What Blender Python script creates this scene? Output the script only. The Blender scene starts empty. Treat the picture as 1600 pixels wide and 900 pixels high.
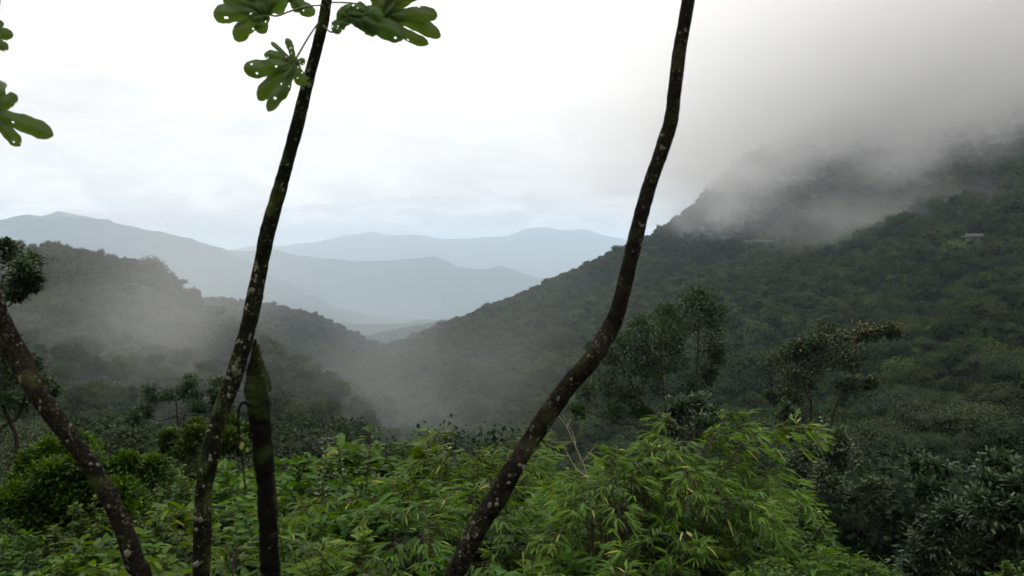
import bpy, math, random
import numpy as np
from mathutils import Vector, Matrix, noise as mnoise

S = bpy.context.scene
C = S.collection
rad = math.radians
RNG = np.random.default_rng(7)

# ------------------------------------------------------------------ camera
F = 1331.0                      # focal length in pixels of the 1600 px photo
PITCH = math.atan(45.0 / F)     # horizon at y = 405
cam_d = bpy.data.cameras.new('camera')
cam_d.sensor_width = 36.0
cam_d.lens = 36.0 * F / 1600.0
cam_d.clip_start = 0.05
cam_d.clip_end = 90000.0
cam_d.dof.use_dof = True
cam_d.dof.focus_distance = 30.0
cam_d.dof.aperture_fstop = 4.5
cam = bpy.data.objects.new('camera', cam_d)
cam.rotation_euler = (math.pi / 2 - PITCH, 0, 0)
C.objects.link(cam)
S.camera = cam

# ------------------------------------------------------------------ world: bright overcast sky
SUN_EL, SUN_AZ = rad(66), rad(-35)      # azimuth measured from +Y towards +X
W = bpy.data.worlds.new("World")
S.world = W
W.use_nodes = True
nt = W.node_tree
nt.nodes.clear()
N = nt.nodes.new
L = nt.links.new
out = N('ShaderNodeOutputWorld')
sky = N('ShaderNodeTexSky'); sky.sky_type = 'NISHITA'; sky.sun_disc = False
sky.sun_elevation = SUN_EL; sky.sun_rotation = SUN_AZ; sky.air_density = 1.0; sky.dust_density = 3.0
bg1 = N('ShaderNodeBackground'); bg1.inputs['Strength'].default_value = 0.10
L(sky.outputs[0], bg1.inputs[0])
tc = N('ShaderNodeTexCoord')
mp = N('ShaderNodeMapping'); mp.inputs['Scale'].default_value = (1.0, 1.0, 3.4)
L(tc.outputs['Generated'], mp.inputs[0])
nz = N('ShaderNodeTexNoise'); nz.inputs['Scale'].default_value = 2.6; nz.inputs['Detail'].default_value = 8; nz.inputs['Roughness'].default_value = 0.55
nz.inputs['Distortion'].default_value = 0.3
L(mp.outputs[0], nz.inputs['Vector'])
cr = N('ShaderNodeValToRGB')
cr.color_ramp.elements[0].position = 0.32; cr.color_ramp.elements[0].color = (0.82, 0.80, 0.775, 1)
cr.color_ramp.elements[1].position = 0.62; cr.color_ramp.elements[1].color = (1.12, 1.07, 1.01, 1)
L(nz.outputs['Fac'], cr.inputs[0])
# the cloud deck is thicker and greyer towards the horizon
sx = N('ShaderNodeSeparateXYZ'); L(tc.outputs['Generated'], sx.inputs[0])
zr = N('ShaderNodeFloatCurve')
cv = zr.mapping.curves[0]
cv.points[0].location = (0, .54); cv.points[1].location = (1, 1.0)
for a_, b_ in ((.07, .49), (.15, .49), (.3, .58), (.5, .78)): cv.points.new(a_, b_)
zr.mapping.update()
L(sx.outputs['Z'], zr.inputs['Value'])
# broken cumulus low over the horizon
mp2 = N('ShaderNodeMapping'); mp2.inputs['Scale'].default_value = (1.0, 1.0, 3.0); mp2.inputs['Location'].default_value = (.3, .1, .2)
L(tc.outputs['Generated'], mp2.inputs[0])
n2 = N('ShaderNodeTexNoise'); n2.inputs['Scale'].default_value = 13; n2.inputs['Detail'].default_value = 7; n2.inputs['Roughness'].default_value = .6; n2.inputs['Distortion'].default_value = .4
L(mp2.outputs[0], n2.inputs['Vector'])
p2 = N('ShaderNodeMapRange'); p2.inputs['From Min'].default_value = .42; p2.inputs['From Max'].default_value = .6
p2.inputs['To Min'].default_value = -.30; p2.inputs['To Max'].default_value = .16
L(n2.outputs['Fac'], p2.inputs[0])
lo = N('ShaderNodeMapRange'); lo.inputs['From Min'].default_value = .03; lo.inputs['From Max'].default_value = .10; lo.inputs['To Min'].default_value = 1; lo.inputs['To Max'].default_value = .12
L(sx.outputs['Z'], lo.inputs[0])
pm = N('ShaderNodeMath'); pm.operation = 'MULTIPLY'; L(p2.outputs[0], pm.inputs[0]); L(lo.outputs[0], pm.inputs[1])
pa = N('ShaderNodeMath'); pa.operation = 'ADD'; pa.inputs[1].default_value = 1.0; L(pm.outputs[0], pa.inputs[0])
pz = N('ShaderNodeMath'); pz.operation = 'MULTIPLY'; L(pa.outputs[0], pz.inputs[0]); L(zr.outputs[0], pz.inputs[1])
p3 = N('ShaderNodeMath'); p3.operation = 'MULTIPLY'; p3.inputs[1].default_value = 2.55; L(pz.outputs[0], p3.inputs[0])
vm = N('ShaderNodeVectorMath'); vm.operation = 'SCALE'
L(cr.outputs[0], vm.inputs[0]); L(p3.outputs[0], vm.inputs['Scale'])
bg2 = N('ShaderNodeBackground'); bg2.inputs['Strength'].default_value = 1.0
L(vm.outputs[0], bg2.inputs[0])
mx = N('ShaderNodeMixShader'); mx.inputs[0].default_value = 0.93
L(bg1.outputs[0], mx.inputs[1]); L(bg2.outputs[0], mx.inputs[2]); L(mx.outputs[0], out.inputs[0])
W.cycles.sampling_method = 'MANUAL'
W.cycles.sample_map_resolution = 512

sun_d = bpy.data.lights.new('sun', 'SUN'); sun_d.energy = 1.3; sun_d.angle = rad(15); sun_d.color = (1.0, 0.96, 0.9)
sun = bpy.data.objects.new('sun', sun_d)
sdir = Vector((math.sin(SUN_AZ) * math.cos(SUN_EL), math.cos(SUN_AZ) * math.cos(SUN_EL), math.sin(SUN_EL)))
sun.rotation_euler = sdir.to_track_quat('Z', 'Y').to_euler()
C.objects.link(sun)

S.view_settings.view_transform = 'Standard'
S.view_settings.look = 'None'
S.view_settings.exposure = 0.0
S.view_settings.gamma = 1.0
S.render.engine = 'CYCLES'
cy = S.cycles
cy.max_bounces = 5; cy.diffuse_bounces = 2; cy.glossy_bounces = 1; cy.transmission_bounces = 2
cy.volume_bounces = 1; cy.transparent_max_bounces = 4
cy.volume_step_rate = 1.0; cy.volume_max_steps = 128

# ------------------------------------------------------------------ helpers
def at(px, py, Y):
    """world point seen at photo pixel (px, py) at forward distance Y"""
    u = (px - 800.0) / F; v = (450.0 - py) / F
    dy = math.cos(PITCH) + v * math.sin(PITCH); dz = -math.sin(PITCH) + v * math.cos(PITCH)
    k = Y / dy
    return Vector((u * k, Y, dz * k))

def py_to_slope(py):
    v = (450.0 - py) / F
    return (-math.sin(PITCH) + v * math.cos(PITCH)) / (math.cos(PITCH) + v * math.sin(PITCH))

def proj(x, y, z):
    """numpy: world -> photo pixels"""
    cy_, sy_ = math.cos(PITCH), math.sin(PITCH)
    d = y * cy_ - z * sy_
    v = (y * sy_ + z * cy_) / d
    return 800 + F * x / d, 450 - F * v

def np_mesh(name, V, Q=None, T=None, tint=None, smooth=False, mats=None):
    """build a mesh fast from vertex array, quads and tris"""
    V = np.asarray(V, dtype=np.float32).reshape(-1, 3)
    Q = np.zeros((0, 4), np.int32) if Q is None or len(Q) == 0 else np.asarray(Q, np.int32)
    T = np.zeros((0, 3), np.int32) if T is None or len(T) == 0 else np.asarray(T, np.int32)
    me = bpy.data.meshes.new(name)
    me.vertices.add(len(V)); me.vertices.foreach_set('co', V.ravel())
    nl = Q.size + T.size
    me.loops.add(nl)
    me.loops.foreach_set('vertex_index', np.concatenate([Q.ravel(), T.ravel()]).astype(np.int32))
    npoly = len(Q) + len(T)
    me.polygons.add(npoly)
    starts = np.concatenate([np.arange(len(Q)) * 4, Q.size + np.arange(len(T)) * 3]).astype(np.int32)
    me.polygons.foreach_set('loop_start', starts)
    if smooth:
        me.polygons.foreach_set('use_smooth', np.ones(npoly, dtype=bool))
    me.update(calc_edges=True)
    if tint is not None:
        a = me.attributes.new('tint', 'FLOAT', 'POINT')
        a.data.foreach_set('value', np.asarray(tint, np.float32))
    me.validate()
    return me

def link(name, me, mat=None, parent=None):
    o = bpy.data.objects.new(name, me)
    C.objects.link(o)
    if mat is not None and len(me.materials) == 0:
        me.materials.append(mat)
    if parent is not None:
        o.parent = parent
    return o

def empty(name, loc, label, cat, group=None):
    o = bpy.data.objects.new(name, None)
    o.empty_display_size = 0.2
    C.objects.link(o); o.location = loc
    tag(o, label, cat, group)
    return o

def tag(o, label=None, cat=None, group=None, kind=None):
    if label: o['label'] = label
    if cat: o['category'] = cat
    if group: o['group'] = group
    if kind: o['kind'] = kind
    return o

def norm(a):
    a = np.asarray(a, float)
    return a / np.maximum(np.linalg.norm(a, axis=-1, keepdims=True), 1e-9)

def catmull(P, n):
    P = np.asarray(P, float)
    if len(P) < 3:
        t = np.linspace(0, 1, n)[:, None]; return P[0] * (1 - t) + P[-1] * t
    Q = np.vstack([2 * P[0] - P[1], P, 2 * P[-1] - P[-2]])
    seg = len(P) - 1
    ts = np.linspace(0, seg, n)
    res = []
    for t in ts:
        i = min(int(t), seg - 1); f = t - i
        p0, p1, p2, p3 = Q[i], Q[i + 1], Q[i + 2], Q[i + 3]
        res.append(0.5 * ((2 * p1) + (-p0 + p2) * f + (2 * p0 - 5 * p1 + 4 * p2 - p3) * f * f + (-p0 + 3 * p1 - 3 * p2 + p3) * f ** 3))
    return np.array(res)

class Tubes:
    """collects tapered tubes into one mesh"""
    def __init__(s): s.V = []; s.Q = []; s.T = []; s.n = 0
    def add(s, path, radii, sides=6, bump=0.0, rng=None, cap=True):
        path = np.asarray(path, float); m = len(path)
        radii = np.interp(np.linspace(0, 1, m), np.linspace(0, 1, len(radii)), radii)
        tan = norm(np.gradient(path, axis=0))
        ref = np.array([0.0, 1.0, 0.13]) if abs(tan[0][1]) < 0.8 else np.array([1.0, 0, 0.1])
        a = norm(np.cross(tan, ref)); b = np.cross(tan, a)
        ang = np.linspace(0, 2 * np.pi, sides, endpoint=False)
        r = radii[:, None] * np.ones((1, sides))
        if bump and rng is not None:
            nn = rng.normal(0, 1, (m, sides))
            nn = (nn + np.roll(nn, 1, 0) + np.roll(nn, 1, 1) + np.roll(nn, -1, 1)) / 2.0
            r = r * (1 + bump * nn)
        V = path[:, None, :] + r[:, :, None] * (np.cos(ang)[None, :, None] * a[:, None, :] + np.sin(ang)[None, :, None] * b[:, None, :])
        s.V.append(V.reshape(-1, 3))
        i = np.arange(m - 1)[:, None] * sides; j = np.arange(sides)[None, :]; k = (j + 1) % sides
        q = np.stack([i + j, i + k, i + sides + k, i + sides + j], -1).reshape(-1, 4) + s.n
        s.Q.append(q)
        s.n += m * sides
        if cap:
            s.V.append(path[-1:] + tan[-1] * radii[-1] * 0.6)
            base = s.n - sides
            s.T.append(np.stack([base + j[0], base + k[0], np.full(sides, s.n)], -1))
            s.n += 1
    def mesh(s, name, smooth=True):
        return np_mesh(name, np.vstack(s.V), np.vstack(s.Q), np.vstack(s.T) if s.T else None, smooth=smooth)

class Leaves:
    """collects folded, drooping leaves; pos, axis, normal, length, width, tint"""
    def __init__(s): s.p = []; s.d = []; s.n = []; s.l = []; s.w = []; s.t = []
    def add(s, p, d, n, l, w, t):
        s.p.append(np.atleast_2d(p)); k = len(s.p[-1])
        s.d.append(np.broadcast_to(np.atleast_2d(d), (k, 3))); s.n.append(np.broadcast_to(np.atleast_2d(n), (k, 3)))
        for lst, v in ((s.l, l), (s.w, w), (s.t, t)):
            lst.append(np.broadcast_to(np.atleast_1d(v), (k,)))
    def arrays(s):
        return [np.vstack(s.p), np.vstack(s.d), np.vstack(s.n), np.concatenate(s.l), np.concatenate(s.w), np.concatenate(s.t)]
    def mesh(s, name, detail=1, droop=0.25, fold=0.18, belly=0.45):
        p, d, n, l, w, t = s.arrays()
        d = norm(d); sd = norm(np.cross(d, n)); n = np.cross(sd, d)
        k = len(p); l = l[:, None]; w = w[:, None]
        if detail == 0:          # kite of two triangles folded on the midrib
            V = np.stack([p, p + d * l * belly + sd * w * .5 + n * w * fold, p + d * l - n * l * droop, p + d * l * belly - sd * w * .5 + n * w * fold], 1)
            b = np.arange(k)[:, None] * 4
            return np_mesh(name, V.reshape(-1, 3), None, np.vstack([b + [0, 1, 2], b + [0, 2, 3]]), np.repeat(t, 4))
        a1, a2 = belly * 0.55, min(belly * 1.6, .82)
        m1 = p + d * l * a1; m2 = p + d * l * a2 - n * l * droop * .45
        V = np.stack([p, m1 + sd * w * .44 + n * w * fold, m1, m1 - sd * w * .44 + n * w * fold,
                      m2 + sd * w * .42 + n * w * fold, m2, m2 - sd * w * .42 + n * w * fold, p + d * l - n * l * droop], 1)
        b = np.arange(k)[:, None] * 8
        Q = np.vstack([b + [1, 4, 5, 2], b + [2, 5, 6, 3]]); T = np.vstack([b + [0, 1, 2], b + [0, 2, 3], b + [4, 7, 5], b + [5, 7, 6]])
        return np_mesh(name, V.reshape(-1, 3), Q, T, np.repeat(t, 8))

def rdir(rng, n, up=0.0):
    v = rng.normal(0, 1, (n, 3)); v[:, 2] += up
    return norm(v)

# ------------------------------------------------------------------ materials
def newmat(name):
    m = bpy.data.materials.new(name); m.use_nodes = True
    m.node_tree.nodes.clear(); return m, m.node_tree.nodes, m.node_tree.links

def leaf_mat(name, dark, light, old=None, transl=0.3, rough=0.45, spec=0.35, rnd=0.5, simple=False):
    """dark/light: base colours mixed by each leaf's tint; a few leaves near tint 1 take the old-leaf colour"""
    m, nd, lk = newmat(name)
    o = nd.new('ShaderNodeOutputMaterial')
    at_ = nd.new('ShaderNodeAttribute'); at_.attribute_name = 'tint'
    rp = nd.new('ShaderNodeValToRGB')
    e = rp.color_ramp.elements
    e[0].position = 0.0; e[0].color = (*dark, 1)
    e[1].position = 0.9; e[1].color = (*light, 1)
    if old:
        q = e.new(0.97); q.color = (*light, 1)
        q = e.new(0.985); q.color = (*old, 1)
    lk.new(at_.outputs['Fac'], rp.inputs[0])
    oi = nd.new('ShaderNodeObjectInfo')
    hs = nd.new('ShaderNodeHueSaturation')
    m1 = nd.new('ShaderNodeMapRange'); m1.inputs['To Min'].default_value = 1 - rnd * .5; m1.inputs['To Max'].default_value = 1 + rnd * .6
    lk.new(oi.outputs['Random'], m1.inputs[0]); lk.new(m1.outputs[0], hs.inputs['Value'])
    ml = nd.new('ShaderNodeMath'); ml.operation = 'MULTIPLY'; ml.inputs[1].default_value = 37.7
    fr = nd.new('ShaderNodeMath'); fr.operation = 'FRACT'
    lk.new(oi.outputs['Random'], ml.inputs[0]); lk.new(ml.outputs[0], fr.inputs[0])
    m2 = nd.new('ShaderNodeMapRange'); m2.inputs['To Min'].default_value = 0.5 - .035 * rnd * 2; m2.inputs['To Max'].default_value = 0.5 + .02 * rnd * 2
    lk.new(fr.outputs[0], m2.inputs[0]); lk.new(m2.outputs[0], hs.inputs['Hue'])
    lk.new(rp.outputs[0], hs.inputs['Color'])
    if simple:
        # patches of different species across the slopes
        ge = nd.new('ShaderNodeNewGeometry'); pn = nd.new('ShaderNodeTexNoise'); pn.inputs['Scale'].default_value = .018; pn.inputs['Detail'].default_value = 4
        lk.new(ge.outputs['Position'], pn.inputs['Vector'])
        pr = nd.new('ShaderNodeValToRGB'); pe = pr.color_ramp.elements
        pe[0].position = .34; pe[0].color = (.48, .57, .54, 1); pe[1].position = .66; pe[1].color = (1.12, 1.10, .85, 1)
        lk.new(pn.outputs['Fac'], pr.inputs[0])
        pm = nd.new('ShaderNodeMix'); pm.data_type = 'RGBA'; pm.blend_type = 'MULTIPLY'; pm.clamp_result = False; pm.inputs['Factor'].default_value = 1
        lk.new(hs.outputs[0], pm.inputs['A']); lk.new(pr.outputs[0], pm.inputs['B'])
        b = nd.new('ShaderNodeBsdfDiffuse'); lk.new(pm.outputs['Result'], b.inputs[0]); lk.new(b.outputs[0], o.inputs[0]); return m
    b = nd.new('ShaderNodeBsdfPrincipled'); b.inputs['Roughness'].default_value = rough
    b.inputs['Specular IOR Level'].default_value = spec
    lk.new(hs.outputs[0], b.inputs['Base Color'])
    tr = nd.new('ShaderNodeBsdfTranslucent')
    h2 = nd.new('ShaderNodeHueSaturation'); h2.inputs['Hue'].default_value = 0.48; h2.inputs['Value'].default_value = 1.5; h2.inputs['Saturation'].default_value = 1.1
    lk.new(hs.outputs[0], h2.inputs['Color']); lk.new(h2.outputs[0], tr.inputs[0])
    mx = nd.new('ShaderNodeMixShader'); mx.inputs[0].default_value = transl
    lk.new(b.outputs[0], mx.inputs[1]); lk.new(tr.outputs[0], mx.inputs[2]); lk.new(mx.outputs[0], o.inputs[0])
    return m

def bark_mat(name, base, base2, lichen=None, moss=None, lichen_amt=0.62, scale=30, moss_amt=.55):
    m, nd, lk = newmat(name)
    o = nd.new('ShaderNodeOutputMaterial'); b = nd.new('ShaderNodeBsdfPrincipled')
    b.inputs['Roughness'].default_value = 0.95; b.inputs['Specular IOR Level'].default_value = 0.04
    tc = nd.new('ShaderNodeTexCoord')
    n1 = nd.new('ShaderNodeTexNoise'); n1.inputs['Scale'].default_value = scale; n1.inputs['Detail'].default_value = 6; n1.inputs['Roughness'].default_value = .65
    lk.new(tc.outputs['Object'], n1.inputs['Vector'])
    mixa = nd.new('ShaderNodeMix'); mixa.data_type = 'RGBA'
    mixa.inputs['A'].default_value = (*base, 1); mixa.inputs['B'].default_value = (*base2, 1)
    rp = nd.new('ShaderNodeMapRange'); rp.inputs['From Min'].default_value = .35; rp.inputs['From Max'].default_value = .7
    lk.new(n1.outputs['Fac'], rp.inputs[0]); lk.new(rp.outputs[0], mixa.inputs['Factor'])
    col = mixa.outputs['Result']
    def layer(col, c, sc, thr, soft, det=3, seed=0.0):
        mp = nd.new('ShaderNodeMapping'); mp.inputs['Location'].default_value = (seed, seed * 2, 0)
        lk.new(tc.outputs['Object'], mp.inputs[0])
        n = nd.new('ShaderNodeTexNoise'); n.inputs['Scale'].default_value = sc; n.inputs['Detail'].default_value = det
        lk.new(mp.outputs[0], n.inputs['Vector'])
        r = nd.new('ShaderNodeMapRange'); r.inputs['From Min'].default_value = thr; r.inputs['From Max'].default_value = thr + soft
        # patches gather on some stretches of the stem and leave others bare
        nb = nd.new('ShaderNodeTexNoise'); nb.inputs['Scale'].default_value = 4.5; nb.inputs['Detail'].default_value = 2; lk.new(mp.outputs[0], nb.inputs['Vector'])
        ad = nd.new('ShaderNodeMath'); ad.operation = 'MULTIPLY_ADD'; ad.inputs[1].default_value = .35; lk.new(nb.outputs['Fac'], ad.inputs[0])
        sb = nd.new('ShaderNodeMath'); sb.operation = 'SUBTRACT'; sb.inputs[1].default_value = .175; lk.new(n.outputs['Fac'], sb.inputs[0]); lk.new(sb.outputs[0], ad.inputs[2])
        lk.new(ad.outputs[0], r.inputs[0])
        mm = nd.new('ShaderNodeMix'); mm.data_type = 'RGBA'; mm.inputs['B'].default_value = (*c, 1)
        lk.new(col, mm.inputs['A']); lk.new(r.outputs[0], mm.inputs['Factor'])
        return mm.outputs['Result']
    if moss: col = layer(col, moss, scale * .25, moss_amt, .12, 5, 3.1)
    if lichen:
        col = layer(col, lichen, scale * 1.0, lichen_amt, .06, 2, 7.7)
        col = layer(col, tuple(x * .55 for x in lichen), scale * 3.1, lichen_amt, .06, 2, 1.7)
    lk.new(col, b.inputs['Base Color'])
    bp = nd.new('ShaderNodeBump'); bp.inputs['Strength'].default_value = .8; bp.inputs['Distance'].default_value = .01
    lk.new(n1.outputs['Fac'], bp.inputs['Height']); lk.new(bp.outputs[0], b.inputs['Normal'])
    lk.new(b.outputs[0], o.inputs[0]); return m

def plain_mat(name, c, rough=.8, nscale=3.0, var=.25):
    m, nd, lk = newmat(name)
    o = nd.new('ShaderNodeOutputMaterial'); b = nd.new('ShaderNodeBsdfPrincipled'); b.inputs['Roughness'].default_value = rough
    tc = nd.new('ShaderNodeTexCoord'); n1 = nd.new('ShaderNodeTexNoise'); n1.inputs['Scale'].default_value = nscale; n1.inputs['Detail'].default_value = 6
    lk.new(tc.outputs['Object'], n1.inputs['Vector'])
    mm = nd.new('ShaderNodeMix'); mm.data_type = 'RGBA'
    mm.inputs['A'].default_value = (*[x * (1 - var) for x in c], 1); mm.inputs['B'].default_value = (*[x * (1 + var) for x in c], 1)
    lk.new(n1.outputs['Fac'], mm.inputs['Factor']); lk.new(mm.outputs['Result'], b.inputs['Base Color'])
    lk.new(b.outputs[0], o.inputs[0]); return m

def ground_mat():
    m, nd, lk = newmat('forest_ground')
    o = nd.new('ShaderNodeOutputMaterial'); b = nd.new('ShaderNodeBsdfDiffuse')
    tc = nd.new('ShaderNodeTexCoord')
    n1 = nd.new('ShaderNodeTexNoise'); n1.inputs['Scale'].default_value = .012; n1.inputs['Detail'].default_value = 12; n1.inputs['Roughness'].default_value = .7
    lk.new(tc.outputs['Object'], n1.inputs['Vector'])
    rp = nd.new('ShaderNodeValToRGB'); e = rp.color_ramp.elements
    e[0].position = .35; e[0].color = (.008, .013, .005, 1); e[1].position = .65; e[1].color = (.035, .05, .018, 1)
    lk.new(n1.outputs['Fac'], rp.inputs[0]); lk.new(rp.outputs[0], b.inputs[0]); lk.new(b.outputs[0], o.inputs[0])
    return m

M_far = leaf_mat('forest_foliage', (.007, .014, .006), (.052, .078, .030), rnd=.7, simple=True)
M_mid = leaf_mat('tree_foliage', (.004, .011, .004), (.030, .053, .017), transl=.2, rough=.6, spec=.12, rnd=.5)
M_gloss = leaf_mat('glossy_tree_leaf', (.007, .019, .006), (.036, .075, .018), transl=.22, rough=.45, spec=.2, rnd=.2)
M_broad = leaf_mat('broad_shrub_leaf', (.005, .018, .002), (.050, .108, .009), old=(.20, .22, .03), transl=.38, rough=.5, spec=.13, rnd=.42)
M_fine = leaf_mat('fine_shrub_leaf', (.004, .013, .002), (.040, .085, .009), old=(.16, .17, .03), transl=.3, rough=.5, spec=.12, rnd=.3)
M_bamboo = leaf_mat('bamboo_leaf', (.006, .022, .002), (.088, .178, .011), old=(.26, .27, .07), transl=.45, rough=.5, spec=.15, rnd=.25)
M_pale = leaf_mat('pale_rosette_leaf', (.007, .016, .007), (.05, .082, .032), old=(.20, .22, .14), transl=.2, rough=.42, spec=.2, rnd=.25)
M_russet = leaf_mat('russet_tipped_leaf', (.005, .013, .004), (.028, .050, .013), old=(.20, .15, .05), transl=.22, rough=.45, spec=.2, rnd=.2)
M_cec = leaf_mat('lobed_leaf', (.022, .052, .010), (.065, .115, .018), transl=.42, rough=.5, spec=.3, rnd=.2)
M_twig = bark_mat('twig_bark', (.02, .016, .012), (.06, .05, .035))
M_trunk = bark_mat('lichen_bark', (.004, .0034, .0025), (.015, .013, .009), lichen=(.10, .095, .07), moss=(.022, .026, .008), lichen_amt=.64)
M_trunkg = bark_mat('green_lichen_bark', (.003, .003, .002), (.011, .012, .006), lichen=(.10, .105, .065), moss=(.028, .038, .009), lichen_amt=.63, moss_amt=.5)
M_stump = bark_mat('mossy_bark', (.0025, .002, .0018), (.007, .006, .005), lichen=(.08, .08, .05), moss=(.022, .03, .008), lichen_amt=.72, scale=26)
M_moss = plain_mat('moss', (.07, .09, .018), .95, 60, .5)
M_dead = bark_mat('dead_wood', (.12, .10, .075), (.30, .26, .2))
M_conc = plain_mat('concrete', (.13, .13, .12), .85, .8, .25)
M_ground = ground_mat()
M_petiole = plain_mat('petiole', (.07, .08, .03), .6)

# ------------------------------------------------------------------ terrain
CP = np.array([-1200, -400, 0, 100, 200, 300, 350, 400, 500, 550, 600, 650, 700, 850, 1000, 1150, 1300, 1450, 1600, 2000, 2800], float)
def col(*pairs):
    return [(math.log(a), b) for a, b in pairs]
far = lambda c8, c10, c18: ((5000, 505), (6500, 500), (8000, c8), (9000, max(c8, c10) + 6), (10000, c10), (12500, max(c10, c18) + 45), (18000, c18), (24000, c18 + 30), (40000, 398))
TAB = {   # canopy-top screen height against forward distance
-1200: col((14, 560), (25, 540), (50, 500), (100, 450), (180, 400), (300, 330), (420, 300), (600, 330), (1000, 380), (2000, 420), *far(330, 380, 380)),
-400: col((14, 700), (25, 700), (50, 650), (100, 590), (180, 500), (300, 410), (420, 345), (520, 400), (800, 500), (1400, 540), *far(330, 380, 380)),
0: col((14, 735), (25, 735), (50, 720), (100, 680), (180, 590), (300, 460), (420, 372), (520, 420), (800, 520), (1400, 560), *far(333, 380, 380)),
100: col((14, 700), (25, 720), (50, 715), (100, 680), (180, 600), (300, 470), (420, 382), (520, 400), (620, 372), (800, 500), (1400, 560), *far(326, 380, 380)),
200: col((14, 710), (25, 730), (50, 720), (100, 690), (180, 615), (300, 480), (400, 406), (500, 450), (800, 520), (1400, 520), *far(352, 380, 380)),
300: col((14, 690), (25, 730), (50, 725), (100, 700), (180, 625), (300, 500), (370, 440), (480, 500), (800, 530), (1200, 462), (1600, 540), *far(366, 386, 384)),
350: col((14, 700), (25, 740), (50, 732), (100, 700), (180, 632), (240, 575), (350, 474), (430, 530), (600, 570), (900, 535), (1200, 456), (1600, 530), *far(395, 388, 383)),
400: col((14, 705), (25, 750), (50, 740), (100, 700), (180, 640), (240, 585), (320, 512), (400, 570), (600, 600), (900, 540), (1200, 462), (1600, 530), *far(420, 390, 381)),
500: col((14, 700), (25, 750), (50, 745), (100, 710), (180, 650), (250, 600), (320, 572), (400, 620), (500, 640), (800, 580), (1200, 484), (1600, 540), (3400, 560), *far(482, 396, 371)),
550: col((14, 700), (25, 755), (50, 750), (100, 725), (180, 680), (250, 630), (320, 604), (400, 640), (500, 640), (800, 590), (1200, 510), (1600, 560), (2600, 560), (3600, 520), (4100, 545), *far(490, 400, 368)),
600: col((14, 700), (25, 760), (50, 760), (100, 740), (180, 700), (250, 660), (320, 640), (450, 640), (600, 610), (900, 575), (1200, 548), (1500, 560), (2600, 550), (3600, 506), (4100, 535), *far(500, 403, 363)),
650: col((14, 700), (25, 760), (50, 760), (100, 742), (180, 705), (300, 655), (450, 620), (650, 575), (900, 535), (1100, 518), (1400, 550), (2600, 540), (3600, 498), (4100, 530), *far(500, 401, 366)),
700: col((14, 695), (25, 760), (50, 760), (100, 745), (180, 710), (300, 640), (450, 590), (700, 535), (1000, 500), (1300, 530), (2600, 530), (3600, 489), (4100, 530), *far(497, 399, 372)),
850: col((14, 720), (25, 770), (50, 770), (100, 745), (180, 690), (300, 610), (450, 545), (700, 478), (950, 434), (1200, 480), (2600, 500), (3400, 530), *far(495, 430, 351)),
1000: col((14, 730), (25, 780), (50, 780), (100, 745), (180, 670), (300, 570), (450, 510), (700, 425), (1000, 364), (1250, 420), (2600, 500), (3400, 520), *far(490, 440, 366)),
1150: col((14, 690), (25, 790), (50, 780), (100, 720), (180, 635), (300, 545), (450, 480), (700, 405), (850, 376), (1200, 235), (1500, 300), (2600, 420), (3400, 480), *far(480, 440, 380)),
1300: col((14, 760), (25, 790), (50, 760), (100, 690), (180, 600), (300, 500), (450, 425), (700, 350), (900, 270), (1200, 150), (1500, 220), (2600, 400), (3400, 460), *far(480, 440, 380)),
1450: col((14, 850), (25, 800), (50, 715), (100, 635), (180, 540), (300, 440), (450, 360), (700, 250), (900, 160), (1200, 50), (1500, 120), (2600, 380), (3400, 440), *far(480, 440, 380)),
1600: col((14, 880), (25, 790), (50, 680), (100, 580), (180, 480), (300, 380), (450, 300), (700, 180), (900, 70), (1200, -40), (1500, 50), (2600, 350), (3400, 420), *far(480, 440, 380)),
2000: col((14, 760), (25, 690), (50, 590), (100, 490), (180, 400), (300, 300), (450, 200), (700, 60), (900, -60), (1200, -150), (1500, -50), (2600, 300), (3400, 400), *far(480, 440, 380)),
2800: col((14, 640), (25, 590), (50, 490), (100, 400), (180, 300), (300, 200), (450, 100), (700, -60), (900, -180), (1200, -250), (1500, -150), (2600, 250), (3400, 380), *far(480, 440, 380)),
}
LY = np.linspace(math.log(14), math.log(40000), 300)
PXG = np.linspace(-1200, 2800, 401)
tabd = np.array([np.interp(LY, [a for a, _ in TAB[int(c)]], [b for _, b in TAB[int(c)]]) for c in CP])
G = np.array([np.interp(PXG, CP, tabd[:, j]) for j in range(len(LY))]).T     # px x LY
C8 = ([-400, 0, 60, 100, 140, 175, 200, 235, 270, 300, 340, 370, 420, 470, 520, 600, 2800], [340, 333, 330, 325, 328, 340, 350, 360, 361, 368, 386, 400, 425, 455, 480, 500, 500])
C10 = ([-400, 300, 350, 400, 440, 480, 540, 575, 600, 630, 660, 680, 705, 720, 750, 785, 810, 845, 900, 1000, 2800], [420, 400, 388, 390, 391, 396, 400, 404, 405, 402, 400, 398, 404, 411, 413, 409, 416, 428, 450, 470, 470])
C18 = ([-400, 200, 380, 450, 500, 540, 600, 660, 700, 760, 790, 820, 860, 900, 960, 1100, 2800], [400, 400, 386, 382, 372, 364, 362, 363, 371, 373, 370, 358, 352, 356, 370, 390, 390])
def blur(A, s, ax):
    k = np.exp(-0.5 * (np.arange(-3 * s, 3 * s + 1) / s) ** 2); k /= k.sum()
    pad = [(0, 0), (0, 0)]; pad[ax] = (3 * s, 3 * s)
    return np.apply_along_axis(lambda v: np.convolve(v, k, 'valid'), ax, np.pad(A, pad, mode='edge'))
G = blur(blur(G, 2, 1), 2, 0)
c8, c10, c18 = [np.interp(PXG, *c) for c in (C8, C10, C18)]
_r = np.random.default_rng(77)
def wob(n_, a_, k_): return a_ * np.interp(np.arange(n_), np.arange(0, n_ + k_, k_), _r.normal(0, 1, len(np.arange(0, n_ + k_, k_))))
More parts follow.
